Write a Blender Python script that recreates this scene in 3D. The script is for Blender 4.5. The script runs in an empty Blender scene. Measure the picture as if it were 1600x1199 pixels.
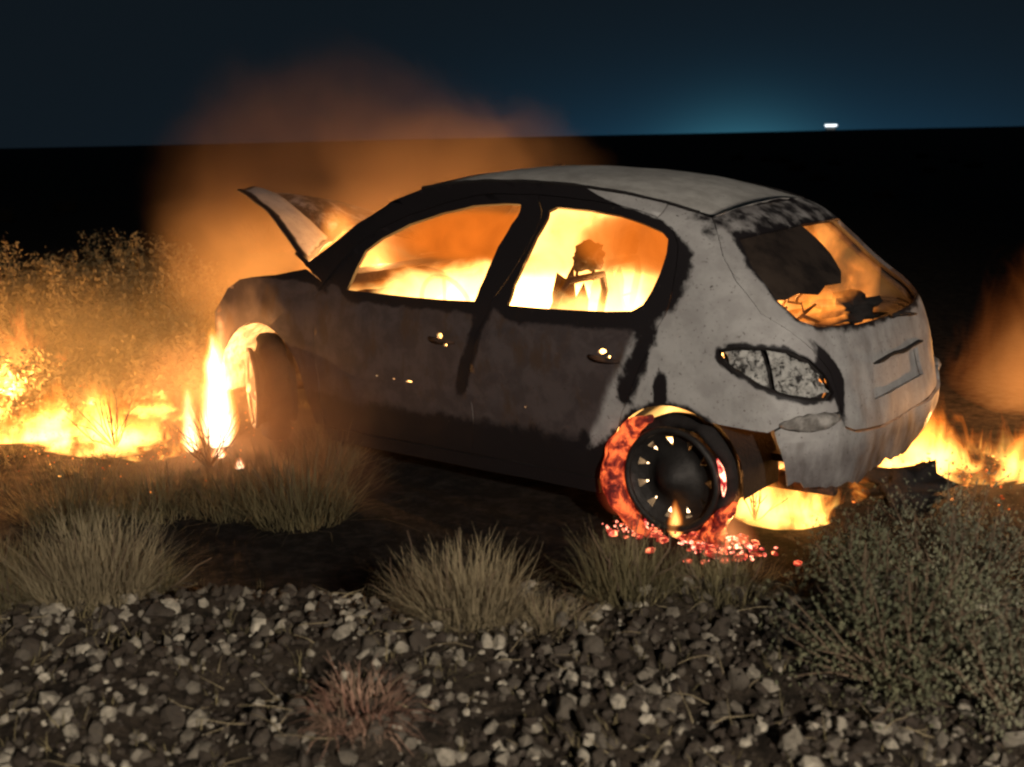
import bpy, math, random
import numpy as np
from mathutils import Vector, Matrix, noise
from mathutils.geometry import delaunay_2d_cdt
random.seed(7); RNG = np.random.default_rng(7)
SC = bpy.context.scene
COL = SC.collection
R = math.radians

# ------------------------------------------------------------------ camera
CAM = Vector((-1.6203, 4.7477, 1.6585))
yaw, pitch, roll = -.9140, -.2100, -.0222
fw = Vector((math.cos(yaw)*math.cos(pitch), math.sin(yaw)*math.cos(pitch), math.sin(pitch)))
rt0 = fw.cross(Vector((0, 0, 1))).normalized(); up0 = rt0.cross(fw)
rt = rt0*math.cos(roll) + up0*math.sin(roll); up = rt.cross(fw)
cd = bpy.data.cameras.new('camera'); cam = bpy.data.objects.new('camera', cd); COL.objects.link(cam)
cam.matrix_world = Matrix(((rt.x, up.x, -fw.x, CAM.x), (rt.y, up.y, -fw.y, CAM.y), (rt.z, up.z, -fw.z, CAM.z), (0, 0, 0, 1)))
cd.sensor_width = 36; cd.lens = 40.672; cd.clip_start = .05; cd.clip_end = 8000
cd.dof.use_dof = True; cd.dof.focus_distance = 5.2; cd.dof.aperture_fstop = 3.2
SC.camera = cam

# ------------------------------------------------------------------ view, render
SC.view_settings.view_transform = 'Standard'; SC.view_settings.look = 'None'
SC.view_settings.exposure = 0; SC.view_settings.gamma = 1
SC.render.engine = 'CYCLES'
cy = SC.cycles
cy.use_denoising = True; cy.max_bounces = 6; cy.diffuse_bounces = 2; cy.glossy_bounces = 2
cy.volume_bounces = 1; cy.transparent_max_bounces = 16; cy.sample_clamp_indirect = 3
cy.caustics_reflective = False; cy.caustics_refractive = False
cy.filter_width = 2.4
cy.volume_max_steps = 256

# ------------------------------------------------------------------ node helper
class NT:
    def __init__(s, tree): s.t = tree; s.n = tree.nodes; s.l = tree.links
    def add(s, typ, **kw):
        n = s.n.new(typ)
        for k, v in kw.items():
            if k.startswith('i_'):
                key = k[2:]; n.inputs[int(key) if key.isdigit() else key.replace('_', ' ')].default_value = v
            else: setattr(n, k, v)
        return n
    def put(s, v, sock):
        if hasattr(v, 'is_output') or isinstance(v, bpy.types.NodeSocket): s.l.new(v, sock)
        else: sock.default_value = v
    def m(s, op, a, b=0.0, c=None, clamp=False):
        n = s.n.new('ShaderNodeMath'); n.operation = op; n.use_clamp = clamp
        s.put(a, n.inputs[0]); s.put(b, n.inputs[1])
        if c is not None: s.put(c, n.inputs[2])
        return n.outputs[0]
    def mix(s, f, a, b, mode='MIX'):
        n = s.n.new('ShaderNodeMix'); n.data_type = 'RGBA'; n.blend_type = mode
        s.put(f, n.inputs[0]); s.put(a, n.inputs[6]); s.put(b, n.inputs[7]); return n.outputs[2]
    def ss(s, x, lo, hi):
        n = s.n.new('ShaderNodeMapRange'); n.interpolation_type = 'SMOOTHSTEP'
        s.put(x, n.inputs[0]); n.inputs[1].default_value = lo; n.inputs[2].default_value = hi; return n.outputs[0]
    def lin(s, x, lo, hi, a=0., b=1.):
        n = s.n.new('ShaderNodeMapRange'); s.put(x, n.inputs[0])
        for i, v in enumerate((lo, hi, a, b)): n.inputs[i+1].default_value = v
        return n.outputs[0]
    def noise(s, vec, scale, detail=4, rough=.55, dist=0.):
        n = s.n.new('ShaderNodeTexNoise'); n.inputs['Scale'].default_value = scale
        n.inputs['Detail'].default_value = detail; n.inputs['Roughness'].default_value = rough; n.inputs['Distortion'].default_value = dist
        if vec is not None: s.l.new(vec, n.inputs['Vector'])
        return n.outputs['Fac']
    def attr(s, name):
        n = s.n.new('ShaderNodeAttribute'); n.attribute_name = name; return n.outputs['Fac']
    def geopos(s): return s.n.new('ShaderNodeNewGeometry').outputs['Position']
    def obj(s): return s.n.new('ShaderNodeTexCoord').outputs['Object']
def C4(*c): return (c[0], c[1], c[2], 1.0)

# ------------------------------------------------------------------ night sky: deep blue, faint town glow at the horizon
W = bpy.data.worlds.new('World'); SC.world = W; W.use_nodes = True
t = NT(W.node_tree); t.n.clear()
d = t.n.new('ShaderNodeTexCoord').outputs['Generated']
sep = t.n.new('ShaderNodeSeparateXYZ'); t.l.new(d, sep.inputs[0])
def pix_dir(px, py):
    return (fw + rt*((px-800)/1807.64) + up*((599.5-py)/1807.64)).normalized()
gd = pix_dir(1155, 196); gh = Vector((gd.x, gd.y, 0)).normalized()
dot = t.n.new('ShaderNodeVectorMath'); dot.operation = 'DOT_PRODUCT'; t.l.new(d, dot.inputs[0]); dot.inputs[1].default_value = gh
elev = t.m('ABSOLUTE', sep.outputs[2])
az = t.m('ARCCOSINE', t.m('MINIMUM', dot.outputs['Value'], .99999))
# horizon brightening, wider round the town
eg = t.m('POWER', 2.718, t.m('MULTIPLY', elev, -22.))
ag = t.m('POWER', 2.718, t.m('MULTIPLY', t.m('MULTIPLY', az, az), -14.))
ag2 = t.m('POWER', 2.718, t.m('MULTIPLY', t.m('MULTIPLY', az, az), -260.))
eg2 = t.m('POWER', 2.718, t.m('MULTIPLY', elev, -45.))
low = t.m('POWER', 2.718, t.m('MULTIPLY', elev, -3.0))
base = t.mix(low, C4(.0042, .0062, .0080), C4(.0052, .0090, .0130))
g1 = t.mix(t.m('MULTIPLY', eg, ag), C4(0, 0, 0), C4(.003, .022, .044))
g2 = t.mix(t.m('MULTIPLY', eg2, ag2), C4(0, 0, 0), C4(.013, .058, .074))
tot = t.mix(1., t.mix(1., base, g1, 'ADD'), g2, 'ADD')
bg = t.n.new('ShaderNodeBackground'); t.l.new(tot, bg.inputs[0]); bg.inputs[1].default_value = 1.0
out = t.n.new('ShaderNodeOutputWorld'); t.l.new(bg.outputs[0], out.inputs[0])

# ------------------------------------------------------------------ light of the vehicle parked on the track behind the photographer
def lamp(name, loc, power, color, kind='POINT', size=0.0, target=None, cone=60, blend=.5):
    l = bpy.data.lights.new(name, kind); l.energy = power; l.color = color
    l.shadow_soft_size = size
    if kind == 'SPOT': l.spot_size = R(cone); l.spot_blend = blend
    o = bpy.data.objects.new(name, l); COL.objects.link(o); o.location = loc
    if target is not None: o.rotation_euler = (Vector(target)-Vector(loc)).to_track_quat('-Z', 'Y').to_euler()
    return o
lamp('headlight', (-5.0, 6.2, 2.9), 1700, (1, .90, .77), 'SPOT', .09, (.6, 1.2, .55), 62, .8)
FIRE = (1.0, .42, .12)

# ------------------------------------------------------------------ materials
MATS = {}
def mat(name, color, rough=.9, metal=0., bump=None, var=.35, vscale=9., color2=None, spec=.3):
    m = bpy.data.materials.new(name); m.use_nodes = True; t = NT(m.node_tree); b = t.n['Principled BSDF']
    p = t.obj(); n = t.noise(p, vscale, 6, .6)
    c2 = color2 or tuple(c*(1-var) for c in color)
    t.l.new(t.mix(t.ss(n, .35, .65), C4(*c2), C4(*color)), b.inputs['Base Color'])
    b.inputs['Roughness'].default_value = rough; b.inputs['Metallic'].default_value = metal; b.inputs['Specular IOR Level'].default_value = spec
    if bump:
        bn = t.n.new('ShaderNodeBump'); bn.inputs['Strength'].default_value = bump[1]; bn.inputs['Distance'].default_value = .02
        t.l.new(t.noise(p, bump[0], 5, .6), bn.inputs['Height']); t.l.new(bn.outputs[0], b.inputs['Normal'])
    MATS[name] = m; return m
mat('charred', (.022, .018, .017), .85, bump=(60, .5), vscale=20)
mat('soot_glass', (.05, .036, .028), .35, vscale=7, color2=(.02, .015, .013))
mat('rust', (.12, .06, .035), .9, bump=(50, .6), vscale=14, color2=(.03, .02, .017))
mat('ash', (.42, .39, .36), .95, bump=(40, .6), vscale=18, color2=(.16, .145, .13))
mat('scorched_alloy', (.05, .045, .042), .6, metal=.6, bump=(30, .3))
mat('straw', (.36, .29, .17), .9, vscale=3, color2=(.22, .17, .10))
mat('straw_olive', (.25, .20, .10), .9, vscale=3, color2=(.12, .10, .05))
mat('leaf', (.14, .135, .075), .85, vscale=6, color2=(.075, .08, .045))
mat('leaf_grey', (.20, .19, .12), .85, vscale=6, color2=(.11, .11, .07))
mat('scrub_leaf', (.24, .205, .11), .9, vscale=5, color2=(.12, .10, .05))
mat('wood', (.16, .11, .07), .9, vscale=8)
mat('red_stem', (.34, .22, .15), .9, vscale=8, color2=(.26, .13, .09))
mat('far_scrub', (.03, .025, .018), .95)
mat('white_wall', (.7, .7, .68), .8)

def paint():
    m = bpy.data.materials.new('burnt_paint'); m.use_nodes = True; t = NT(m.node_tree); b = t.n['Principled BSDF']
    p = t.geopos(); mp = t.n.new('ShaderNodeMapping'); t.l.new(p, mp.inputs[0]); mp.inputs['Scale'].default_value = (1, 1, .45)
    big = t.noise(p, 2.6, 5, .6, .6); mid = t.noise(p, 9, 6, .65, .3); streak = t.noise(mp.outputs[0], 11, 5, .6); fine = t.noise(p, 70, 4, .6)
    pale = t.mix(t.ss(mid, .36, .62), C4(.35, .33, .32), C4(.43, .41, .395))
    pale = t.mix(t.m('MULTIPLY', t.ss(big, .50, .68), .45), pale, C4(.23, .21, .19))
    pale = t.mix(t.ss(fine, .60, .70), pale, C4(.16, .14, .13))
    burnt = t.mix(t.ss(mid, .38, .62), C4(.060, .045, .044), C4(.088, .068, .066))
    burnt = t.mix(t.ss(streak, .52, .68), burnt, C4(.070, .045, .034))
    br = t.m('ADD', t.attr('burn'), t.m('MULTIPLY', t.m('SUBTRACT', streak, .5), .7))
    pale = t.mix(t.m('MULTIPLY', t.ss(t.attr('burn'), -.1, -1.), .85), pale, t.mix(t.ss(mid, .3, .7), C4(.50, .47, .43), C4(.74, .71, .66)))
    col = t.mix(t.ss(br, .2, .75), pale, burnt)
    so = t.m('ADD', t.attr('soot_shade'), t.m('MULTIPLY', t.m('SUBTRACT', mid, .5), .9))
    so = t.m('ADD', so, t.m('MULTIPLY', t.m('SUBTRACT', streak, .5), .4))
    s = t.ss(so, .38, .62)
    col = t.mix(s, col, C4(.014, .011, .012))
    # flaked chips
    chip = t.ss(t.noise(p, 24, 3, .7, .4), .68, .72); col = t.mix(t.m('MULTIPLY', chip, .8), col, C4(.05, .04, .035))
    t.l.new(col, b.inputs['Base Color'])
    t.l.new(t.lin(s, 0, 1, .62, .55), b.inputs['Roughness']); b.inputs['Specular IOR Level'].default_value = .35
    bn = t.n.new('ShaderNodeBump'); bn.inputs['Strength'].default_value = .2; bn.inputs['Distance'].default_value = .01
    t.l.new(t.m('ADD', mid, t.m('MULTIPLY', fine, .35)), bn.inputs['Height']); t.l.new(bn.outputs[0], b.inputs['Normal'])
    MATS['paint'] = m
paint()
def reflector():
    m = bpy.data.materials.new('crusted_reflector'); m.use_nodes = True; t = NT(m.node_tree); b = t.n['Principled BSDF']
    p = t.geopos(); n = t.noise(p, 26, 6, .7, .8); n2 = t.noise(p, 90, 4, .7)
    s = t.ss(t.m('ADD', n, t.m('MULTIPLY', n2, .25)), .52, .66)
    t.l.new(t.mix(s, C4(.03, .026, .024), C4(.62, .60, .56)), b.inputs['Base Color'])
    b.inputs['Roughness'].default_value = .45; b.inputs['Metallic'].default_value = .25
    bn = t.n.new('ShaderNodeBump'); bn.inputs['Strength'].default_value = 1; bn.inputs['Distance'].default_value = .02
    t.l.new(n, bn.inputs['Height']); t.l.new(bn.outputs[0], b.inputs['Normal']); MATS['reflector'] = m
reflector()
def ember(name, scale, lo, hi, hot, cool, strength, dark=(.02, .012, .01)):
    m = bpy.data.materials.new(name); m.use_nodes = True; t = NT(m.node_tree); b = t.n['Principled BSDF']
    p = t.geopos(); n = t.noise(p, scale, 5, .65, .5); s = t.ss(n, lo, hi)
    b.inputs['Base Color'].default_value = C4(*dark); b.inputs['Roughness'].default_value = .9
    t.l.new(t.mix(s, C4(*cool), C4(*hot)), b.inputs['Emission Color'])
    t.l.new(t.m('MULTIPLY', t.m('ADD', s, .12), strength), b.inputs['Emission Strength'])
    MATS[name] = m
ember('ember_red', 17, .38, .66, (1, .16, .035), (.42, .010, .012), 1.45)
ember('ember_coal', 34, .46, .66, (1, .30, .12), (.9, .04, .03), 3.2)
ember('ember_hot', 30, .40, .62, (1, .45, .26), (1, .04, .05), 4.5)
ember('ember_white', 30, .2, .5, (1, .66, .35), (1, .5, .2), 7.)
ember('ember_orange', 18, .38, .66, (1, .42, .08), (.9, .10, .01), 3.2)

# ------------------------------------------------------------------ object helpers
def link(name, me, parent=None, loc=(0, 0, 0), rot=(0, 0, 0), scale=(1, 1, 1)):
    o = bpy.data.objects.new(name, me); COL.objects.link(o)
    if parent: o.parent = parent
    o.location = loc; o.rotation_euler = rot; o.scale = scale
    return o
def mesh(name, V, F, m, parent=None, smooth=True, **kw):
    me = bpy.data.meshes.new(name); me.from_pydata([tuple(v) for v in V], [], [tuple(f) for f in F]); 
    me.materials.append(MATS[m] if isinstance(m, str) else m)
    me.polygons.foreach_set('use_smooth', [smooth]*len(me.polygons)); me.update()
    return link(name, me, parent, **kw)
def quick(name, V, F, m, parent=None, smooth=False, attrs=None, **kw):
    """numpy arrays, all faces with the same vertex count"""
    me = bpy.data.meshes.new(name); V = np.asarray(V, np.float32); F = np.asarray(F, np.int32); k = F.shape[1]
    me.vertices.add(len(V)); me.vertices.foreach_set('co', V.ravel())
    me.loops.add(F.size); me.loops.foreach_set('vertex_index', F.ravel())
    me.polygons.add(len(F)); me.polygons.foreach_set('loop_start', np.arange(0, F.size, k, dtype=np.int32))
    me.polygons.foreach_set('use_smooth', np.full(len(F), smooth))
    me.materials.append(MATS[m] if isinstance(m, str) else m)
    for a, val in (attrs or {}).items():
        at = me.attributes.new(a, 'FLOAT', 'POINT'); at.data.foreach_set('value', np.asarray(val, np.float32))
    me.update(calc_edges=True); me.validate()
    return link(name, me, parent, **kw)
def tag(o, label=None, cat=None, group=None, kind=None):
    if label: o['label'] = label
    if cat: o['category'] = cat
    if group: o['group'] = group
    if kind: o['kind'] = kind
    return o
def empty(name, loc=(0, 0, 0), parent=None, rot=(0, 0, 0)):
    o = bpy.data.objects.new(name, None); COL.objects.link(o); o.location = loc; o.rotation_euler = rot; o.empty_display_size = .1
    if parent: o.parent = parent
    return o
def tube_geo(P, r, seg=6, jitter=0):
    P = [Vector(p) for p in P]; V = []; F = []
    rr = r if isinstance(r, (list, tuple)) else [r]*len(P)
    for i, p in enumerate(P):
        a = P[max(0, i-1)]; b = P[min(len(P)-1, i+1)]; d = (b-a).normalized()
        u = d.cross(Vector((0, 0, 1)) if abs(d.z) < .9 else Vector((1, 0, 0))).normalized(); v = d.cross(u)
        for k in range(seg):
            an = 2*math.pi*k/seg; V.append(p+(u*math.cos(an)+v*math.sin(an))*rr[i]*(1+jitter*random.uniform(-1, 1)))
    for i in range(len(P)-1):
        for k in range(seg):
            k2 = (k+1) % seg; F.append((i*seg+k, i*seg+k2, (i+1)*seg+k2, (i+1)*seg+k))
    F.append(tuple(range(seg))[::-1]); F.append(tuple((len(P)-1)*seg+k for k in range(seg)))
    return V, F
def join(geos):
    V = []; F = []
    for v, f in geos:
        o = len(V); V += list(v); F += [tuple(i+o for i in q) for q in f]
    return V, F
def tube(name, P, r, m, parent=None, seg=8, jitter=0): return mesh(name, *tube_geo(P, r, seg, jitter), m, parent)
def box_geo(c, s, rz=0, jit=0):
    V = []; 
    for z in (-1, 1):
        for x, y in ((-1, -1), (1, -1), (1, 1), (-1, 1)):
            X = x*s[0]/2+random.uniform(-jit, jit); Y = y*s[1]/2+random.uniform(-jit, jit)
            V.append(Vector((c[0]+X*math.cos(rz)-Y*math.sin(rz), c[1]+X*math.sin(rz)+Y*math.cos(rz), c[2]+z*s[2]/2+random.uniform(-jit, jit))))
    return V, [(3, 2, 1, 0), (4, 5, 6, 7), (0, 1, 5, 4), (1, 2, 6, 5), (2, 3, 7, 6), (3, 0, 4, 7)]
def torus_geo(R0, r0, n=48, k=12, squash=1., bumpy=0., a0=0, a1=2*math.pi):
    """ring in the x-z plane, axis along y"""
    V = []; F = []; closed = abs(a1-a0-2*math.pi) < 1e-6; N = n if closed else n+1
    for i in range(N):
        a = a0+(a1-a0)*i/n
        for j in range(k):
            b = 2*math.pi*j/k; q = 1+bumpy*noise.noise(Vector((math.cos(a)*3, math.sin(a)*3, b*.7)))*1.6
            q *= 1 if closed else max(.12, math.sin(math.pi*min(max(i/n, .02), .98)))**.55
            rr = R0+r0*math.cos(b)*q; V.append(Vector((rr*math.cos(a), r0*squash*math.sin(b)*q, rr*math.sin(a))))
    for i in range(n):
        for j in range(k):
            i2 = (i+1) % N; j2 = (j+1) % k; F.append((i*k+j, i2*k+j, i2*k+j2, i*k+j2))
    if not closed: F.append(tuple(range(k))); F.append(tuple((N-1)*k+j for j in range(k))[::-1])
    return V, F
def ico(sub=2):
    import bmesh
    bm = bmesh.new(); bmesh.ops.create_icosphere(bm, subdivisions=sub, radius=1)
    V = np.array([v.co[:] for v in bm.verts]); F = np.array([[v.index for v in f.verts] for f in bm.faces]); bm.free(); return V, F
ICO1 = ico(1); ICO2 = ico(2); ICO3 = ico(3)
def lump(name, c, s, m, parent=None, amp=.3, sub=3, seed=0, freq=1.6, rot=0):
    V, F = {1: ICO1, 2: ICO2, 3: ICO3}[sub]; out = []
    for v in V:
        k = 1+amp*noise.noise(Vector(v)*freq+Vector((seed*7.1, seed*3.3, 0)))*2
        x, y, z = v[0]*s[0]*k, v[1]*s[1]*k, v[2]*s[2]*k
        out.append((c[0]+x*math.cos(rot)-y*math.sin(rot), c[1]+x*math.sin(rot)+y*math.cos(rot), c[2]+z))
    return mesh(name, out, F.tolist(), m, parent)

# ------------------------------------------------------------------ ground
GD = Vector((.6105, -.792))
def gdist(x, y): return (x-CAM.x)*GD.x+(y-CAM.y)*GD.y
def lat(x, y): return (x-CAM.x)*(-GD.y)*-1*-1+(y-CAM.y)*GD.x   # sideways distance (plus = towards picture left)
def sst(a, b, v):
    t = min(1, max(0, (v-a)/(b-a))); return t*t*(3-2*t)
def ground(x, y):
    g = gdist(x, y); crest = 3.05+.14*noise.noise(Vector((x*1.1, y*1.1, 3)))
    h = .38*(1-sst(crest-.1, crest+.95, g))
    far = sst(6, 60, abs(g))
    h += .085*math.exp(-((x-3.25)/.5)**2-((y-.2)/1.1)**2)
    h += .035*noise.noise(Vector((x*.9, y*.9, 0)))*(1-.3*far)+.012*noise.noise(Vector((x*5, y*5, 1)))
    if g < 3.6: h += .075*noise.noise(Vector((x*3.1, y*3.1, 8)))
    if g > 4.0: h += -.02
    if abs(x)+abs(y) > 30: h += .5*noise.noise(Vector((x*.01, y*.01, 5)))*sst(30, 200, abs(x)+abs(y))+2.2*noise.noise(Vector((x*.004, y*.004, 9)))*sst(250, 900, abs(x)+abs(y))
    return h
def axis(lo, hi, st, far):
    a = list(np.arange(lo, hi+1e-6, st)); s = st; v = a[-1]
    while v < far: s *= 1.22; v += s; a.append(v)
    s = st; v = a[0]; b = []
    while v > -far: s *= 1.22; v -= s; b.append(v)
    return b[::-1]+a
xs = axis(-3.2, 7.5, .05, 3500); ys = axis(-3.0, 5.2, .05, 3500)
nx, ny = len(xs), len(ys)
V = [(x, y, ground(x, y)) for y in ys for x in xs]
idx = np.arange(nx*ny).reshape(ny, nx)
F = np.stack([idx[:-1, :-1], idx[:-1, 1:], idx[1:, 1:], idx[1:, :-1]], -1).reshape(-1, 4)
def ground_mat():
    m = bpy.data.materials.new('desert_ground'); m.use_nodes = True; t = NT(m.node_tree); b = t.n['Principled BSDF']
    p = t.geopos(); n1 = t.noise(p, 1.4, 6, .6, .4); n2 = t.noise(p, 14, 6, .7); n3 = t.noise(p, 90, 4, .7)
    soil = t.mix(t.ss(n2, .35, .65), C4(.018, .014, .010), C4(.075, .056, .040))
    # scorched round the wreck; this dark also paints the bank's shadow in the ditch
    s = t.n.new('ShaderNodeSeparateXYZ'); t.l.new(p, s.inputs[0])
    dx = t.m('MULTIPLY', t.m('SUBTRACT', s.outputs[0], 1.9), .42); dy = t.m('MULTIPLY', t.m('SUBTRACT', s.outputs[1], .25), .62)
    r = t.m('SQRT', t.m('ADD', t.m('MULTIPLY', dx, dx), t.m('MULTIPLY', dy, dy)))
    r = t.m('ADD', r, t.m('MULTIPLY', t.m('SUBTRACT', n1, .5), .7))
    burnt = t.mix(t.ss(n2, .4, .7), C4(.010, .008, .007), C4(.035, .028, .024))
    col = t.mix(t.ss(r, .95, 1.35), burnt, soil)
    # open desert beyond: dark scrubby crust
    dd = t.n.new('ShaderNodeVectorMath'); dd.operation = 'LENGTH'; t.l.new(p, dd.inputs[0])
    col = t.mix(t.ss(dd.outputs['Value'], 9, 26), col, C4(.035, .027, .02))
    t.l.new(col, b.inputs['Base Color']); b.inputs['Roughness'].default_value = .95; b.inputs['Specular IOR Level'].default_value = .15
    bn = t.n.new('ShaderNodeBump'); bn.inputs['Strength'].default_value = .8; bn.inputs['Distance'].default_value = .03
    t.l.new(t.m('ADD', n2, t.m('MULTIPLY', n3, .5)), bn.inputs['Height']); t.l.new(bn.outputs[0], b.inputs['Normal'])
    return m
tag(quick('ground', V, F, ground_mat(), smooth=True), 'dark desert ground with a stony bank in front', kind='structure')

# far shed with its floodlight, and the lit strip seen on the horizon
def far_place():
    dd = pix_dir(1298, 206); h = Vector((dd.x, dd.y, 0)).normalized(); c = CAM+h*900; 
    side = Vector((-h.y, h.x, 0)); ang = math.atan2(side.y, side.x)
    root = tag(empty('lit_building', (c.x, c.y, 0)), 'tiny far building lit white on the horizon', 'building')
    mesh('wall', *box_geo((0, 0, 3.0), (7, 5, 3.4), ang), 'white_wall', root, False)
    m = bpy.data.materials.new('floodlight'); m.use_nodes = True; b = m.node_tree.nodes['Principled BSDF']
    b.inputs['Emission Color'].default_value = (.85, .95, 1, 1); b.inputs['Emission Strength'].default_value = 3
    geo = join([box_geo((side.x*k*1.7-h.x*3.2, side.y*k*1.7-h.y*3.2, 4.8), (1.6, .3, 1.1), ang) for k in (-2, -1, 0, 1, 2)])
    mesh('light', *geo, m, root, False)
far_place()

# ------------------------------------------------------------------ body surface of the car (x forward from the rear, y to the left, z up)
XR = [(.18, .06), (.30, .0), (.45, -.04), (.55, -.035), (.62, -.015), (.80, .015), (.92, .06), (1.0, .13), (1.1, .24), (1.2, .35), (1.3, .47), (1.36, .56), (1.42, .75)]
WZ = [(.15, .74), (.25, .77), (.45, .80), (.62, .81), (.80, .80), (.97, .765), (1.1, .715), (1.2, .665), (1.3, .61), (1.36, .575), (1.42, .53), (1.47, .50)]
XR = np.array(XR); WZ = np.array(WZ); CC, NN = .52, 3.6
def smooth_interp(z, T, k=.025):
    return sum(np.interp(z+o, T[:, 0], T[:, 1]) for o in (-2*k, -k, 0, k, 2*k))/5
def xr(z): return float(smooth_interp(z, XR))
def wz(x, z):
    t = max(0, x-2.5)/1.2
    return float(smooth_interp(z, WZ))*(1-.11*t*t)-.2*max(0, x-3.5)**2
def QX(x, z):
    X = xr(z); W_ = wz(x, z)
    if x >= X+CC: return x-X+W_
    y = W_*max(0, 1-max(0, 1-(x-X)/CC)**NN)**(1/NN); return x-X+y
def S(q, z, off=0.0):
    """surface point for the developed coordinate q (0 = rear centre, plus = left side), height z, offset outwards"""
    p = _S(q, z)
    if off:
        e = .004; a = (_S(q+e, z)-_S(q-e, z)); b = (_S(q, z+e)-_S(q, z-e)); n = a.cross(b).normalized()
        if n.dot(Vector((-.35 if abs(q) < 1.2 else 0, math.copysign(min(1, abs(q)), q), .1))) < 0: n = -n
        p = p+n*off
    return p
def _S(q, z):
    s = -1 if q < 0 else 1; q = abs(q); X = xr(z); W0 = wz(X, z)
    if q > CC+W0:
        x = X+q-W0
        for _ in range(4): x = X+q-wz(x, z)
        return Vector((x, s*wz(x, z), z))
    lo, hi = 0., math.pi/2
    for _ in range(26):
        m = (lo+hi)/2; x = CC*(1-math.cos(m)**(2/NN)); y = W0*math.sin(m)**(2/NN)
        if x+y < q: lo = m
        else: hi = m
    return Vector((X+x, s*y, z))
FWIN = [(2.458, .944), (2.414, 1.045), (2.38, 1.131), (2.296, 1.193), (2.156, 1.263), (1.976, 1.316), (1.797, 1.351), (1.614, 1.365), (1.53, 1.364), (1.545, 1.278), (1.584, 1.181), (1.607, 1.084), (1.63, 1.0), (1.645, .942), (1.85, .937), (2.05, .937), (2.25, .94)]
RWIN = [(1.46, .938), (1.442, 1.025), (1.415, 1.12), (1.387, 1.229), (1.364, 1.337), (1.329, 1.354), (1.158, 1.346), (.992, 1.326), (.863, 1.295), (.771, 1.267), (.735, 1.24), (.725, 1.187), (.732, 1.113), (.754, 1.039), (.783, .985), (.83, .957), (.95, .947), (1.1, .942), (1.28, .938)]
GUT = [(2.785, 1.045), (2.633, 1.15), (2.492, 1.255), (2.323, 1.36), (2.152, 1.424), (1.924, 1.452), (1.773, 1.459), (1.514, 1.457), (1.265, 1.443), (.999, 1.413), (.80, 1.374)]
INN = [(.81, 1.32), (.90, 1.345), (1.0, 1.365), (1.16, 1.385), (1.32, 1.396), (1.45, 1.404), (1.70, 1.405), (1.80, 1.396), (1.98, 1.36), (2.17, 1.305), (2.33, 1.235), (2.45, 1.15), (2.56, 1.04), (2.62, .965)]
SEAM = [(.603, 1.322), (.672, 1.275), (.788, 1.182), (.856, 1.091), (.881, .98), (.80, .922), (.715, .847), (.632, .755), (.585, .627), (.58, .54)]
GLASS = [(.593, 1.244), (.66, 1.18), (.701, 1.134), (.735, 1.021), (.70, .95), (.614, .918), (.307, .900), (0, .893)]
GLASS = GLASS+[(-a, b) for a, b in GLASS[-2::-1]]
GLASS = GLASS+[(-.4, 1.257), (0, 1.268), (.4, 1.257)]
LAMPO = [(1.189, .836), (1.125, .858), (.977, .862), (.851, .850), (.744, .808), (.665, .745), (.622, .672), (.66, .648), (.759, .651), (.932, .676), (1.05, .71), (1.155, .763), (1.197, .803)]
def arc(cx, cz, r, a0, a1, n=14): return [(cx+r*math.cos(R(a0+(a1-a0)*i/n)), cz+r*math.sin(R(a0+(a1-a0)*i/n))) for i in range(n+1)]
RW = (.62, .29); FWH = (3.13, .37)
def X2Q(pts): return [(QX(x, z), z) for x, z in pts]
OPEN = [X2Q(FWIN), X2Q(RWIN), GLASS, X2Q(arc(RW[0], RW[1], .305, -20, 200)), X2Q(arc(FWH[0], FWH[1], .36, -20, 200))]
def densify(P, st=.03, closed=True):
    out = []
    n = len(P)
    for i in range(n if closed else n-1):
        a = np.array(P[i]); b = np.array(P[(i+1) % n]); k = max(1, int(np.linalg.norm(b-a)/st))
        for j in range(k): out.append(tuple(a+(b-a)*j/k))
    if not closed: out.append(tuple(P[-1]))
    return out
OPEN.append(LAMPO)
OPEND = [np.array(densify(o, .02, i < 3 or i == 5)) for i, o in enumerate(OPEN)]
WTS = [(.05, 1.0), (.07, 1.0), (.03, .7), (.03, .7), (.04, .5), (.02, .75)]
def soot_shade_at(q, z):
    s = 0
    for (sc, k), o in zip(WTS, OPEND):
        d = np.min(np.hypot(o[:, 0]-abs(q), o[:, 1]-z)) if o is not OPEND[2] else np.min(np.hypot(o[:, 0]-q, o[:, 1]-z))
        s = max(s, k*math.exp(-(d/sc)**2*.7))
    aq = abs(q)
    if aq > 1.0:   # pillars and door frames have burnt black
        x = aq-wz(1.5, z)+xr(z)
        if z > .93: s = max(s, sst(.93, 1.0, z)*(1 if x > .75 else .0))
        s = max(s, .85*math.exp(-((x-(1.56+(.95-z)*.38))/.05)**2)*sst(.35, .6, z))         # between the doors
        s = max(s, .72*math.exp(-((x-(.74+max(0, .9-z)*.30))/.075)**2)*sst(.45, .65, z))     # rear edge of the rear door
        s = max(s, .75*math.exp(-((x-2.62)/.07)**2)*sst(.85, .95, z))
        s = max(s, .95*math.exp(-((x-.67)/.040)**2-((z-.64)/.11)**2))                    # licked by the burning tyre
        s = max(s, .9*(1-sst(.25, .58, z))*(1 if x > .9 else .35))  # lower body: soot, with the bank's shadow painted in as darkening
    if .45 < aq < 1.0: s = max(s, 1.2*math.exp(-((aq-(.585+max(0, z-.72)*.75))/.050)**2-((z-.73)/.17)**2))
    s = max(s, .62*math.exp(-((aq-.60)/.13)**2-((z-1.31)/.05)**2))
    if aq < .62 and z > 1.2: s = max(s, .50)
    if aq < .95 and z > .88: s = max(s, .46*sst(.95, .68, aq)*sst(.86, .96, z)+.1*noise.noise(Vector((q*5, z*5, 0))))
    if aq < .56 and z < .9: s = max(s, .22+.25*noise.noise(Vector((q*3.3, z*3.3, 4))))
    return s
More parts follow.
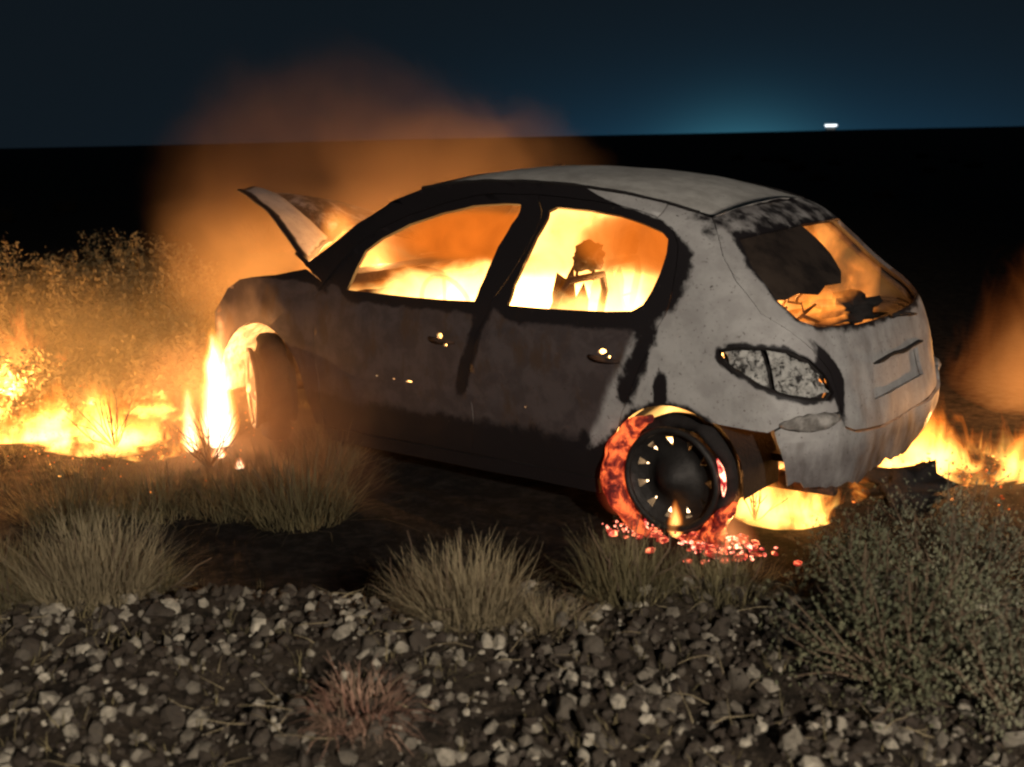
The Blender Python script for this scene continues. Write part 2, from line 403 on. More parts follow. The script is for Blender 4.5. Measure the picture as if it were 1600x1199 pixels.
def burn_at(q, z):
    aq = abs(q); 
    if aq < .62 or (z < .5 and aq < 1.0): return .33+.1*(z > 1.2)+.22*(1-sst(.40, .52, z))
    if aq < 1.3: return -.25+.5*sst(.80, .62, aq)+.5*(1-sst(.3, .5, z))
    x = aq-wz(1.5, z)+xr(z)
    b = -.35+1.25*sst(.66+(1.0-z)*.45, .80+(1.0-z)*.45, x)
    return b
def inpoly(px, py, P):
    c = False; n = len(P); j = n-1
    for i in range(n):
        xi, yi = P[i]; xj, yj = P[j]
        if (yi > py) != (yj > py) and px < (xj-xi)*(py-yi)/(yj-yi)+xi: c = not c
        j = i
    return c
def inset(P, d):
    n = len(P); out = []
    A = sum(P[i][0]*P[(i+1) % n][1]-P[(i+1) % n][0]*P[i][1] for i in range(n)); sg = 1 if A > 0 else -1
    for i in range(n):
        a = Vector(P[i-1]); b = Vector(P[i]); c = Vector(P[(i+1) % n])
        if (b-a).length < 1e-5 or (c-b).length < 1e-5: out.append(tuple(b)); continue
        e1 = (b-a).normalized(); e2 = (c-b).normalized()
        n1 = Vector((-e1.y, e1.x))*sg; n2 = Vector((-e2.y, e2.x))*sg
        m = n1+n2; L = m.length
        if L < .3: out.append(tuple(b)); continue
        m /= L; k = min(2.0, 1/max(.4, m.dot(n1))); out.append((b.x+m.x*d*k, b.y+m.y*d*k))
    return out
CACHE = {}
def tri2d(outer, holes, step, gap):
    outer = densify(inset(outer, gap) if gap else outer, step); hs = [densify(h, step) for h in holes]
    V = [Vector(p) for p in outer]; E = [(i, (i+1) % len(outer)) for i in range(len(outer))]
    for h in hs:
        o = len(V); V += [Vector(p) for p in h]; E += [(o+i, o+(i+1) % len(h)) for i in range(len(h))]
    B = np.array([v[:] for v in V]); lo = B.min(0); hi = B.max(0); r = 0
    y = lo[1]+step*.5
    while y < hi[1]:
        x = lo[0]+(step*.5 if r % 2 else 0)
        while x < hi[0]:
            if inpoly(x, y, outer) and not any(inpoly(x, y, h) for h in hs) and np.min(np.hypot(B[:, 0]-x, B[:, 1]-y)) > step*.55: V.append(Vector((x, y)))
            x += step
        y += step*.87; r += 1
    v, e, f, *_ = delaunay_2d_cdt(V, E, [], 0, 1e-6)
    F = []
    for t_ in f:
        cx = sum(v[i][0] for i in t_)/3; cz = sum(v[i][1] for i in t_)/3
        if inpoly(cx, cz, outer) and not any(inpoly(cx, cz, h) for h in hs):
            a, b, c = [v[i] for i in t_]
            if abs((b-a).cross(c-a)) < 1e-9: continue
            F.append(tuple(t_) if (b-a).cross(c-a) > 0 else tuple(t_)[::-1])
    return [tuple(p) for p in v], F
def panel(name, outer, holes=(), parent=None, m='paint', side=1, step=.035, gap=.0012, off=0., thick=.016, warp=.004, crust=0., soot_shade=None, mapf=None):
    """sheet-metal panel cut out of the body surface: outer skin, inner skin and rims"""
    key = (name, round(sum(p[0]*7+p[1] for p in outer), 4), step)
    if key not in CACHE: CACHE[key] = tri2d(list(outer), [list(h) for h in holes], step, gap)
    P, T = CACHE[key]
    mp = mapf or (lambda q, z, o: S(q, z, o))
    Vo = []; Vi = []; so = []; bu = []
    for q, z in P:
        p0 = mp(q, z, off); w_ = warp*noise.noise(p0*3.1+Vector((0, side, 0)))*2+warp*.5*noise.noise(p0*9)
        if crust: w_ += crust*noise.noise(p0*45)+crust*.6*noise.noise(p0*110)
        a = mp(q, z, off+w_); b = mp(q, z, off+w_-thick)
        if side < 0: a.y = -a.y; b.y = -b.y
        Vo.append(a); Vi.append(b)
        if soot_shade is None: so.append(soot_shade_at(q, z)); bu.append(burn_at(q, z))
        else: so.append(soot_shade[0]); bu.append(soot_shade[1])
    n = len(P); V = Vo+Vi; F = []
    cnt = {}
    # orientation: make the outer skin face away from the car
    flip = False
    a, b, c = (Vo[i] for i in T[0]); nrm = (b-a).cross(c-a); tst = mp(*P[T[0][0]], off+.05)-mp(*P[T[0][0]], off)
    if side < 0: tst.y = -tst.y
    flip = nrm.dot(tst) < 0
    for t_ in T:
        t2 = t_[::-1] if flip else t_
        F.append(t2); F.append(tuple(i+n for i in t2[::-1]))
        for k in range(3):
            e = (t2[k], t2[(k+1) % 3]); cnt[e] = cnt.get(e, 0)+1
    rim = [e for e in cnt if (e[1], e[0]) not in cnt]
    for i, j in rim:
        o = len(V); V += [Vo[i], Vo[j], Vi[j], Vi[i]]; so += [so[i], so[j], so[j], so[i]]; F.append((o, o+3, o+2, o+1))
    so2 = so[:n]+([1.]*n if m == 'paint' else so[:n])+so[n:]; 
    # attribute arrays must follow the vertex order: outer, inner, rims
    bu2 = bu+bu+[.4]*(len(V)-2*n)
    me = bpy.data.meshes.new(name); me.from_pydata([tuple(v) for v in V], [], F)
    me.materials.append(MATS[m]); me.polygons.foreach_set('use_smooth', [len(f) == 3 for f in F])
    for an, val in (('soot_shade', so2), ('burn', bu2)):
        at = me.attributes.new(an, 'FLOAT', 'POINT'); at.data.foreach_set('value', val)
    me.update()
    return link(name, me, parent)

# ------------------------------------------------------------------ the burning car
car = tag(empty('burnt_car', (0, 0, 0)), 'burnt out grey five door hatchback on fire with its bonnet sprung open', 'car')
B_TOP, B_MID = (1.45, 1.404), [(1.555, .95), (1.62, .80), (1.68, .56), (1.70, .23)]
FD = [p for p in INN if p[0] > 1.46]
front_door_o = [(1.45, 1.404)]+FD+[(2.69, .90), (2.685, .60), (2.68, .35), (2.66, .23)]+B_MID[::-1]
rear_door_o = [p for p in INN if p[0] <= 1.46][::-1]+[(.735, 1.285), (.685, 1.22), (.665, 1.10), (.70, .906), (.765, .746), (.81, .63), (.855, .53)]+[(.905, .42), (.94, .30), (.96, .23)]+B_MID[::-1]
rear_door_o = rear_door_o
ar = arc(RW[0], RW[1], .305, 122, 33, 14)
quarter_o = [(QX(.815, 1.32), 1.32), (QX(.80, 1.374), 1.374)]+SEAM[:-1]+[(.60, .60), (.75, .592), (.93, .575), (1.03, .535)]+X2Q(ar)+X2Q([(.855, .53), (.81, .63), (.765, .746), (.70, .906), (.665, 1.10), (.685, 1.22), (.735, 1.285)])
far_ = arc(FWH[0], FWH[1], .36, 165, 0, 14)
fender_o = [(2.625, .965), (2.785, 1.03), (3.0, .985), (3.2, .963), (3.312, .945), (3.42, .89), (3.52, .76), (3.54, .55), (3.53, .37)]+arc(FWH[0], FWH[1], .36, 0, 180, 14)+[(2.74, .23), (2.66, .23), (2.68, .35), (2.685, .60), (2.69, .90)]
frame_o = INN+[(2.625, .965)]+GUT
def hole_ell(cx, cz, rx, rz, n=10): return [(cx+rx*math.cos(2*math.pi*i/n)*random.uniform(.8, 1.15), cz+rz*math.sin(2*math.pi*i/n)*random.uniform(.8, 1.15)) for i in range(n)]
fh1 = hole_ell(1.835, .775, .018, .014); fh2 = hole_ell(1.80, .735, .011, .007, 7)
rh1 = hole_ell(.95, .785, .020, .011); rh2 = hole_ell(.915, .765, .009, .007, 7)
bead = [hole_ell(2.239, .545, .009, .004, 7), hole_ell(2.13, .541, .009, .004, 7), hole_ell(2.035, .537, .026, .005, 9), hole_ell(1.35, .50, .005, .005, 6)]
for side in (1, -1):
    fd = panel('front_door', X2Q(front_door_o), [X2Q(FWIN), X2Q(fh1), X2Q(fh2)]+[X2Q(b) for b in bead[:3]], car, side=side, step=.03)
    rd = panel('rear_door', X2Q(rear_door_o), [X2Q(RWIN), X2Q(rh1), X2Q(rh2), X2Q(bead[3])], car, side=side, step=.03)
    for dr, hx in ((fd, 1.815), (rd, .935)):   # pull handles, scorched
        q0 = QX(hx, .755); pts = []
        for k in range(7):
            u = k/6; p = S(q0+.075-.15*u, .762-.012*u, .006+.030*math.sin(math.pi*u)); p.y *= side; pts.append(p)
        tube('door_handle', pts, [.006, .010, .011, .011, .011, .010, .006], 'rust', dr, 6)
    panel('quarter_panel', quarter_o, [LAMPO], car, side=side, step=.028)
    panel('front_fender', X2Q(fender_o), [], car, side=side, step=.035, warp=.008)
    panel('side_frame', X2Q(frame_o), [], car, side=side, step=.03, off=.004)
    panel('sill', X2Q([(2.67, .222), (1.0, .222), (1.0, .15), (2.67, .15)]), [], car, side=side, step=.05)
    # charred seals and flanges behind the panel joints
    def inner(pts, r, q=False):
        out = []
        for a_, b_ in densify(pts, .05, False):
            p = S(a_ if q else QX(a_, b_), b_, -.026); p.y *= side; out.append(p)
        tube('door_flange', out, r, 'charred', car, 6)
    inner([(1.45, 1.404)]+B_MID, .017); inner([p for p in rear_door_o[:0]]+[(.81, 1.32), (.735, 1.285), (.685, 1.22), (.665, 1.10), (.70, .906), (.765, .746), (.81, .63), (.875, .53)], .017)
    inner(INN, .017); inner([(2.62, .965), (2.69, .90), (2.685, .60), (2.68, .35), (2.66, .22)], .017); inner([(1.0, .222), (2.67, .222)], .02)
    inner([(.80, 1.374)]+GUT[::-1][1:], .017); inner([(.603, 1.322)]+SEAM[1:]+[(.60, .60)], .018, True); inner([(.60, .592), (.75, .585), (.93, .568), (1.0, .54)], .018, True); inner([(.815, 1.32), (.80, 1.374)], .02)
    inner([p for p in LAMPO]+[LAMPO[0]], .012, True)
    # inner frame of pillars: B pillar behind the doors
    bp = [(1.49, 1.40), (1.60, .95), (1.74, .25)]
    tube('door_pillar', [S(QX(x, z), z, -.05).to_3d()*1 if side > 0 else Vector((S(QX(x, z), z, -.05).x, -S(QX(x, z), z, -.05).y, z)) for x, z in bp], [.034, .045, .05], 'charred', car, 6)
    # tail light: sooty bowl with two crusted reflectors
    lp = empty('tail_light', (0, 0, 0), car)
    panel('bowl', LAMPO, [], lp, 'charred', side, .02, .001, -.05, .004, 0, .012, (1, 0))
    c1 = [(1.175, .835), (1.11, .848), (.99, .852), (.985, .70), (1.05, .723), (1.15, .775)]
    c2 = [(.965, .853), (.86, .842), (.76, .80), (.685, .742), (.645, .678), (.76, .662), (.93, .685), (.965, .70)]
    for c_ in (c1, c2): panel('reflector', c_, [], lp, 'reflector', side, .014, .004, -.016, .02, 0, .028, (0, 0))
    # arch liners
    for (cx, cz), rr, mm in ((RW, .303, 'charred'), (FWH, .352, 'ash')):
        V = []; F = []; n = 20; ysl = (.76, .70, .62, .52, .44)
        for i in range(n+1):
            a = math.pi*(-.05+1.1*i/n)
            for y in ysl:
                k = rr*(1+.02*noise.noise(Vector((a*3, y*6, side)))); V.append((cx+k*math.cos(a), side*y, cz+k*math.sin(a)))
        m_ = len(ysl)
        for i in range(n):
            for j in range(m_-1): F.append((i*m_+j, i*m_+j+1, (i+1)*m_+j+1, (i+1)*m_+j))
        mesh('arch_liner', V, F, mm, car)
# tailgate, mirrored outline
HALF = SEAM
tg = HALF+[(.50, .512), (.25, .488), (0, .48), (-.25, .488), (-.50, .512)]+[(-a, b) for a, b in HALF[::-1]]+[(q, 1.322+.045*(1-(q/.6)**2)) for q in (-.45, -.3, -.15, 0, .15, .3, .45)]
SHARD = [(.615, 1.235), (.50, 1.262), (.25, 1.272), (.0, 1.275), (-.005, 1.22), (.015, 1.15), (.07, 1.085), (.16, 1.05), (.30, 1.055), (.42, 1.03), (.55, 1.045), (.66, 1.03), (.725, 1.03), (.70, 1.15)]
PLATE = [(.30, .60), (.27, .725), (-.27, .725), (-.30, .60)]
gate = panel('tailgate', tg, [GLASS, PLATE], car, step=.028, warp=.006)
panel('plate_recess', [(.32, .58), (.29, .745), (-.29, .745), (-.32, .58)], [], gate, step=.04, off=-.022, thick=.004, soot_shade=(.15, .2))
panel('sooted_glass', SHARD, [], gate, 'soot_glass', 1, .03, 0, -.012, .004, .003)
tube('latch_trim', [S(q, .742+.004*math.sin(q*20), .006) for q in np.linspace(.27, -.33, 14)], [.004]+[.009]*12+[.004], 'charred', gate, 6, .2)
tube('wiper', [S(.0, .885, .02), S(-.03, .885, .04), S(-.12, .875, .035), S(-.22, .865, .03), S(-.28, .86, .02)], [.012, .010, .008, .006, .004], 'charred', gate)
# bumper skin, lower edge melted away in drips
low_edge = [(q, .285+.03*noise.noise(Vector((q*4, 0, 0)))+.03*abs(q)+.035*noise.noise(Vector((q*15, 2, 0)))) for q in np.linspace(-.88, .88, 54)]
bo = [(-.93, .40), (-.99, .50), (-1.0, .54), (-.93, .568), (-.75, .585), (-.60, .592), (-.575, .53), (-.49, .503), (-.25, .479), (0, .471), (.25, .479), (.49, .503), (.575, .53), (.60, .592), (.75, .585), (.93, .568), (1.0, .54), (.99, .50), (.93, .40)]
panel('rear_bumper', low_edge[::-1][::-1]+bo[::-1], [], car, step=.035, warp=.016, crust=.004, off=.006)
# melted corner of the bumper that hangs in a fold below the left tail light
for s_ in (1, -1):
    V = []; 
    pr = [(.62, .645), (.62, .545)]
    P2 = []
    for i in range(15):
        q = .61+.36*i/14; c_ = S(q, .578-.01*(i/14), .0); c_.y *= s_; P2.append(c_)
    tube('melted_fold', P2, [.010]+[.036*math.sin(math.pi*(i+1.5)/15)**.6+.012*noise.noise(Vector((i*.9, s_, 0))) for i in range(13)]+[.006], 'ash', car, 8, .12)

# roof
def roof_pt(x, v, off=0):
    gx = np.array(GUT+[(.603, 1.322)])[::-1]; zg = float(np.interp(x, gx[:, 0], gx[:, 1])); yg = wz(x, zg)
    if x < 1.0: yg = min(yg, abs(_S(QX(x, zg), zg).y))
    z = zg+.052*(1-v*v)**.8 if abs(v) < 1 else zg
    return Vector((x, yg*v, z+off))
V = []; F = []; NX, NV = 46, 36
for k, off in enumerate((0, -.012)):
    for i in range(NX+1):
        for j in range(NV+1):
            v = -1+2*j/NV; x = .60+(2.12-.60)*i/NX
            if i == 0: x = .60-.05*(1-v*v)+.01
            if i == NX: x += .10*(1-v*v)
            p = roof_pt(min(2.3, x), v, off+.008*noise.noise(Vector((x*2.2, v*1.6, 0)))); V.append(p)
n = (NX+1)*(NV+1)
for i in range(NX):
    for j in range(NV):
        a = i*(NV+1)+j; F.append((a, a+NV+1, a+NV+2, a+1)); F.append((n+a, n+a+1, n+a+NV+2, n+a+NV+1))
edge = [i*(NV+1) for i in range(NX+1)]+[NX*(NV+1)+j for j in range(1, NV+1)]+[i*(NV+1)+NV for i in range(NX-1, -1, -1)]+[j for j in range(NV-1, 0, -1)]
for a, b in zip(edge, edge[1:]+edge[:1]): F.append((a, b, b+n, a+n))
so = []; bu = []
for k in range(2):
    for i in range(NX+1):
        for j in range(NV+1):
            v = -1+2*j/NV; e = math.exp(-((1-abs(v))/.035)**2)*.9; so.append(max(e, .75*math.exp(-(i/2.0)**2)*(.4+.6*noise.noise(Vector((j*.3, 0, 0)))), .7*sst(NX*.74, NX, i)) if k == 0 else 1); bu.append(-1.)
me = bpy.data.meshes.new('roof'); me.from_pydata([tuple(v) for v in V], [], F); me.materials.append(MATS['paint']); me.polygons.foreach_set('use_smooth', [True]*len(F))
for an, val in (('soot_shade', so), ('burn', bu)):
    me.attributes.new(an, 'FLOAT', 'POINT').data.foreach_set('value', val)
me.update(); link('roof', me, car)
for s_ in (1, -1): tube('gutter', [roof_pt(x, s_, .004) for x in np.linspace(.66, 2.15, 30)], .008, 'charred', car, 5, .15)
# far and front structure: windscreen header and pillars on the inside, cowl, firewall, floor
mesh('floor_pan', *join([box_geo((1.55, 0, .215), (2.3, 1.42, .03)), box_geo((.42, 0, .36), (.62, 1.0, .03)), box_geo((1.7, 0, .28), (1.9, .22, .12))]), 'charred', car, False)
mesh('bulkhead', *join([box_geo((2.66, 0, .60), (.05, 1.36, .66)), box_geo((2.78, 0, .955), (.22, 1.36, .05))]), 'charred', car, False)
mesh('dashboard', *join([tube_geo([(2.45, y, .86+.03*math.sin(y*9)) for y in np.linspace(-.66, .66, 14)], .09, 8, .12), tube_geo([(2.36, y, .93) for y in np.linspace(.16, .52, 6)], [.05, .08, .09, .09, .08, .04], 8, .15)]), 'charred', car)
sw = empty('steering_wheel', (2.16, .36, .82), car, (0, R(-60), R(90)))
V, F = torus_geo(.175, .012, 32, 6)
V = [Vector((v.x, v.z, v.y)) for v in V]
g2 = [tube_geo([(0, 0, -.02), (.17*math.cos(a), .17*math.sin(a), 0)], .010, 5) for a in (R(200), R(340), R(90))]
sw2 = mesh('rim', *join([(V, F)]+g2+[tube_geo([(0, 0, .02), (0, 0, -.25)], .025, 6)]), 'charred', sw); sw.rotation_euler = (0, R(-65), 0)
def seat(x, y, w=.46, bench=False):
    s = empty('rear_seat' if bench else 'front_seat', (x, y, .30), car)
    hw = w/2; top = .72 if not bench else .62
    hoop = [(0, -hw, .05), (-.10, -hw*.98, .30), (-.20, -hw*.85, top-.08), (-.225, -hw*.6, top), (-.225, hw*.6, top), (-.20, hw*.85, top-.08), (-.10, hw*.98, .30), (0, hw, .05)]
    g = [tube_geo(hoop, .018, 6)]
    for k in range(6): 
        u = .15+.12*k; zz = .05+u*(top-.08); g.append(tube_geo([(-.02-.22*u, -hw*.9, zz), (-.03-.22*u, 0, zz+.015*math.sin(k*5)), (-.02-.22*u, hw*.9, zz)], .006, 4))
    mesh('back_frame', *join(g), 'charred', s)
    g = [tube_geo([(0, sy*hw, .03), (.48, sy*hw, .06)], .02, 6) for sy in (-1, 1)]+[tube_geo([(.48, -hw, .06), (.48, hw, .06)], .02, 6)]
    g += [tube_geo([(.02+.055*k, -hw, .05), (.03+.055*k, 0, .02), (.02+.055*k, hw, .05)], .006, 4) for k in range(8)]
    mesh('cushion_frame', *join(g), 'charred', s)
    if not bench:
        g = [tube_geo([(-.215, sy*.07, top-.02), (-.235, sy*.065, top+.12)], .008, 5) for sy in (-1, 1)]
        for g_ in g: mesh('headrest_post', *g_, 'charred', s)
        lump('headrest', (-.24, 0, top+.10), (.045, .10, .065), 'charred', s, .35, 3, 3, 2.2)
        lump('charred_padding', (-.15, .04, .42), (.05, hw*.55, .25), 'charred', s, .5, 3, int(x*10+y*3), 2.4)
    else:
        lump('charred_padding', (-.08, .2, .20), (.05, hw*.45, .15), 'charred', s, .5, 3, 5, 2.4)
    return s
seat(1.56, .34); seat(1.80, -.36); seat(.98, 0, 1.15, True)
# things sagging inside the back window
random.seed(11)
g = []
for k in range(9):
    y0 = random.uniform(-.5, .3); P = [Vector((.42+random.uniform(-.1, .25), y0, random.uniform(.80, .9)))]
    for j in range(5): P.append(P[-1]+Vector((random.uniform(-.05, .05), random.uniform(-.09, .09), random.uniform(-.03, .07))))
    g.append(tube_geo(P, [.006, .008, .007, .005, .005, .003], 5, .3))
mesh('sagging_wire', *join(g), 'charred', car)
lump('parcel_shelf', (.45, -.02, .82), (.20, .50, .02), 'charred', car, .6, 3, 9, 2.6)
lump('charred_trim', (.34, -.30, .87), (.10, .14, .05), 'charred', car, .6, 3, 4, 2.4)

# bonnet, sprung open and buckled
V = []; F = []; NB = 14
rear = [(2.91, .60, 1.02), (3.10, .30, 1.09), (3.24, .0, 1.165), (3.20, -.30, 1.13), (3.12, -.56, 1.05)]
front = [(3.62, .44, 1.40), (3.74, .22, 1.41), (3.84, .02, 1.365), (3.82, -.25, 1.30), (3.73, -.48, 1.235)]
def lerp_poly(P, u):
    k = u*(len(P)-1); i = min(len(P)-2, int(k)); f_ = k-i; return Vector(P[i])*(1-f_)+Vector(P[i+1])*f_
for lay in (0, 1):
    for i in range(NB*2+1):
        for j in range(NB+1):
            u = i/(NB*2); v = j/NB; a = lerp_poly(rear, u); b = lerp_poly(front, u)
            p = a.lerp(b, v); p.z += .07*math.sin(math.pi*v)-.05*math.exp(-((u-.36)/.05)**2)*(1-abs(v-.5))+.012*noise.noise(p*6)
            if lay: p.z -= .012; p.x += .01
            V.append(p)
n = (NB*2+1)*(NB+1)
for i in range(NB*2):
    for j in range(NB):
        a = i*(NB+1)+j; F.append((a, a+1, a+NB+2, a+NB+1)); F.append((n+a, n+a+NB+1, n+a+NB+2, n+a+1))
edge = [i*(NB+1) for i in range(NB*2+1)]+[NB*2*(NB+1)+j for j in range(1, NB+1)]+[i*(NB+1)+NB for i in range(NB*2-1, -1, -1)]+[j for j in range(NB-1, 0, -1)]
for a, b in zip(edge, edge[1:]+edge[:1]): F.append((a, b, b+n, a+n))
me = bpy.data.meshes.new('bonnet'); me.from_pydata([tuple(v) for v in V], [], F); me.materials.append(MATS['paint']); me.polygons.foreach_set('use_smooth', [True]*len(F))
so = []
for lay in (0, 1):
    for i in range(NB*2+1):
        for j in range(NB+1):
            u = i/(NB*2); v = j/NB; e = min(u, v, 1-v); so.append(1. if lay else max(.95*math.exp(-(e/.06)**2), .55 if u > .35 else 0))
for an, val in (('soot_shade', so), ('burn', [0.]*len(V))): me.attributes.new(an, 'FLOAT', 'POINT').data.foreach_set('value', val)
me.update(); link('bonnet', me, car)
tube('bonnet_hinge', [(2.84, .60, .97), (2.90, .60, 1.03), (3.02, .57, 1.08)], .012, 'charred', car)
# engine bay
eng = empty('engine', (3.1, 0, .4), car)
mesh('block', *join([box_geo((0, -.05, .15), (.42, .5, .42), .05, .01), box_geo((-.02, -.05, .40), (.30, .44, .08), .05, .008)]), 'rust', eng, False)
mesh('manifold', *join([tube_geo([(.18, y, .25), (.30, y*.8, .18), (.32, y*.4, -.05)], .025, 8) for y in (-.2, -.07, .07, .2)]), 'rust', eng)
mesh('radiator_support', *join([tube_geo([(3.48, -.55, .66), (3.52, 0, .68), (3.48, .55, .66)], .025, 6), tube_geo([(3.46, -.55, .35), (3.50, 0, .34), (3.46, .55, .35)], .03, 6), box_geo((3.46, 0, .50), (.03, .6, .3))]), 'rust', car, False)
for s_ in (1, -1): mesh('suspension_strut', *join([tube_geo([(3.13, s_*.62, .45), (3.02, s_*.52, .90)], .035, 8), tube_geo([(3.13, s_*.70, .37), (3.05, s_*.3, .33)], .025, 6)]), 'rust', car)
tube('rear_axle', [(RW[0], -.62, .29), (RW[0], .62, .29)], .035, 'rust', car)
tube('exhaust', [(2.4, .1, .17), (1.2, .12, .17), (.6, .25, .2), (.1, .38, .22)], [.025, .025, .06, .022], 'rust', car, 8)

# wheels: steel disc with triangular slots, rubber burning on it
def wheel(c, s, hot):
    w_ = empty('wheel', (c[0], s*.70, c[1]), car); rr = .205
    outer = [(rr*math.cos(2*math.pi*i/40), rr*math.sin(2*math.pi*i/40)) for i in range(40)]
    holes = []
    for k in range(11):
        a = 2*math.pi*(k+.5)/11; r1, r2 = .128, .172; da = .105
        tri = [(r2*math.cos(a-da), r2*math.sin(a-da)), (r2*math.cos(a+da), r2*math.sin(a+da)), (r1*math.cos(a+.02), r1*math.sin(a+.02))]
        holes.append(tri)
    def mp(q, z, o):
        r_ = math.hypot(q, z); dep = .045*math.exp(-(r_/.07)**2)-.03*math.exp(-((r_-.12)/.05)**2)+.02*sst(.18, .205, r_)
        return Vector((q, .09+dep+o, z))
    dsc = panel('disc', outer, holes, w_, 'scorched_alloy', 1, .018, 0, 0, .006, .002, 0, (1, 1), mp)
    V, F = torus_geo(.205, .014, 48, 8, 1.0, .15); V = [v+Vector((0, .105, 0)) for v in V]
    g = [(V, F)]
    bar = []
    bf = []
    for i in range(40):
        a = 2*math.pi*i/40
        for y, r_ in ((.11, .205), (.03, .18), (-.06, .185), (-.10, .205)): bar.append(Vector((r_*math.cos(a), y, r_*math.sin(a))))
    for i in range(40):
        for j in range(3): bf.append((i*4+j, ((i+1) % 40)*4+j, ((i+1) % 40)*4+j+1, i*4+j+1))
    g.append((bar, bf)); mesh('rim', *join(g), 'scorched_alloy', w_)
    V, F = torus_geo(.222 if hot else .245, .034 if hot else .046, 64, 12, 1.4, .25); 
    mesh('tyre', V, F, 'charred', w_)
    if hot:
        V, F = torus_geo(.145, .035, 30, 8, 1., .4, R(-118), R(66)); mesh('glowing_brake', V, F, 'ember_white', w_)
        V, F = torus_geo(.262, .052, 60, 14, 1.2, .35, R(-70), R(72)); mesh('burning_rubber', [v+Vector((.022, .085, -.012)) for v in V], F, 'ember_red', w_)
        V, F = torus_geo(.262, .040, 26, 8, 1.2, .9, R(195), R(262)); mesh('burning_rubber', [v+Vector((-.004, .05, 0)) for v in V], F, 'ember_red', w_)
        V, F = torus_geo(.235, .012, 14, 6, 1., .6, R(150), R(188)); mesh('burning_rubber', [v+Vector((0, .10, 0)) for v in V], F, 'ember_hot', w_)
    else:
        tube('hub', [(0, .05, 0), (0, -.1, 0)], .07, 'rust', w_, 12)
    if s < 0: w_.rotation_euler = (0, 0, math.pi)
    return w_
wheel(RW, 1, True); fwl = wheel(FWH, 1, False); wheel(RW, -1, True); wheel(FWH, -1, False)
fwl.rotation_euler = (0, 0, R(-33))

# ------------------------------------------------------------------ fire, smoke
def flame_mat(name, strength, inner=(1, .48, .12), outer=(1, .20, .015), freq=3., power=1.6, seed=0., k=.9, smoke=0., floor_=.0, stretch=.5, rate=1.):
    m = bpy.data.materials.new(name); m.use_nodes = True; t = NT(m.node_tree); t.n.clear()
    o = t.n.new('ShaderNodeOutputMaterial'); p = t.obj(); wp = t.geopos()
    s = t.n.new('ShaderNodeSeparateXYZ'); t.l.new(p, s.inputs[0])
    mp = t.n.new('ShaderNodeMapping'); t.l.new(wp, mp.inputs[0]); mp.inputs['Scale'].default_value = (1, 1, stretch); mp.inputs['Location'].default_value = (seed, seed*1.7, seed*.6)
    n = t.noise(mp.outputs[0], freq, 4, .62, .9)
    r = t.m('SQRT', t.m('ADD', t.m('MULTIPLY', s.outputs[0], s.outputs[0]), t.m('MULTIPLY', s.outputs[1], s.outputs[1])))
    z = t.m('MAXIMUM', s.outputs[2], 0.)
    prof = t.m('POWER', t.m('MAXIMUM', t.m('SUBTRACT', 1.0, z), 0.001), .65)
    base_ = t.ss(z, -.12, .22)
    d = t.m('SUBTRACT', t.m('MULTIPLY', prof, t.m('ADD', .55, t.m('MULTIPLY', base_, .4))), r)
    d = t.m('ADD', d, t.m('MULTIPLY', t.m('SUBTRACT', n, .5), t.m('MULTIPLY', k, t.m('ADD', .25, z))))
    edge = t.m('MULTIPLY', t.ss(r, 1.0, .78), t.ss(s.outputs[2], 1.0, .85))
    d = t.m('MULTIPLY', t.m('MAXIMUM', d, 0.), edge)
    den = t.m('POWER', d, power)
    col = t.mix(t.ss(d, .08, .45), C4(*outer), C4(*inner))
    e = t.n.new('ShaderNodeEmission'); t.l.new(col, e.inputs[0]); t.l.new(t.m('MULTIPLY', den, strength), e.inputs[1])
    t.l.new(e.outputs[0], o.inputs['Volume'])
    m.cycles.volume_step_rate = rate
    return m
FV, FF = ICO3
FV = FV.copy(); FV[:, 2] = (FV[:, 2]+1)/2*1.04-.03; FV[:, :2] *= 1.02
fire_me = None
def flame(name, loc, rx, ry, h, strength, label, group=None, cat='flame', light=0, lz=.4, rot=0., **kw):
    global fire_me
    m = flame_mat('flame_gas', strength, seed=loc[0]*3.7+loc[1]*5.1, **kw)
    z = ground(loc[0], loc[1]) if len(loc) == 2 else loc[2]
    o = mesh(name, FV, FF.tolist(), m, None, True, loc=(loc[0], loc[1], z), rot=(0, 0, rot), scale=(rx, ry, h))
    tag(o, label, cat, group)
    if light: lamp('firelight', (loc[0]+random.uniform(-.02, .02), loc[1], z+h*lz), light, FIRE)
    return o
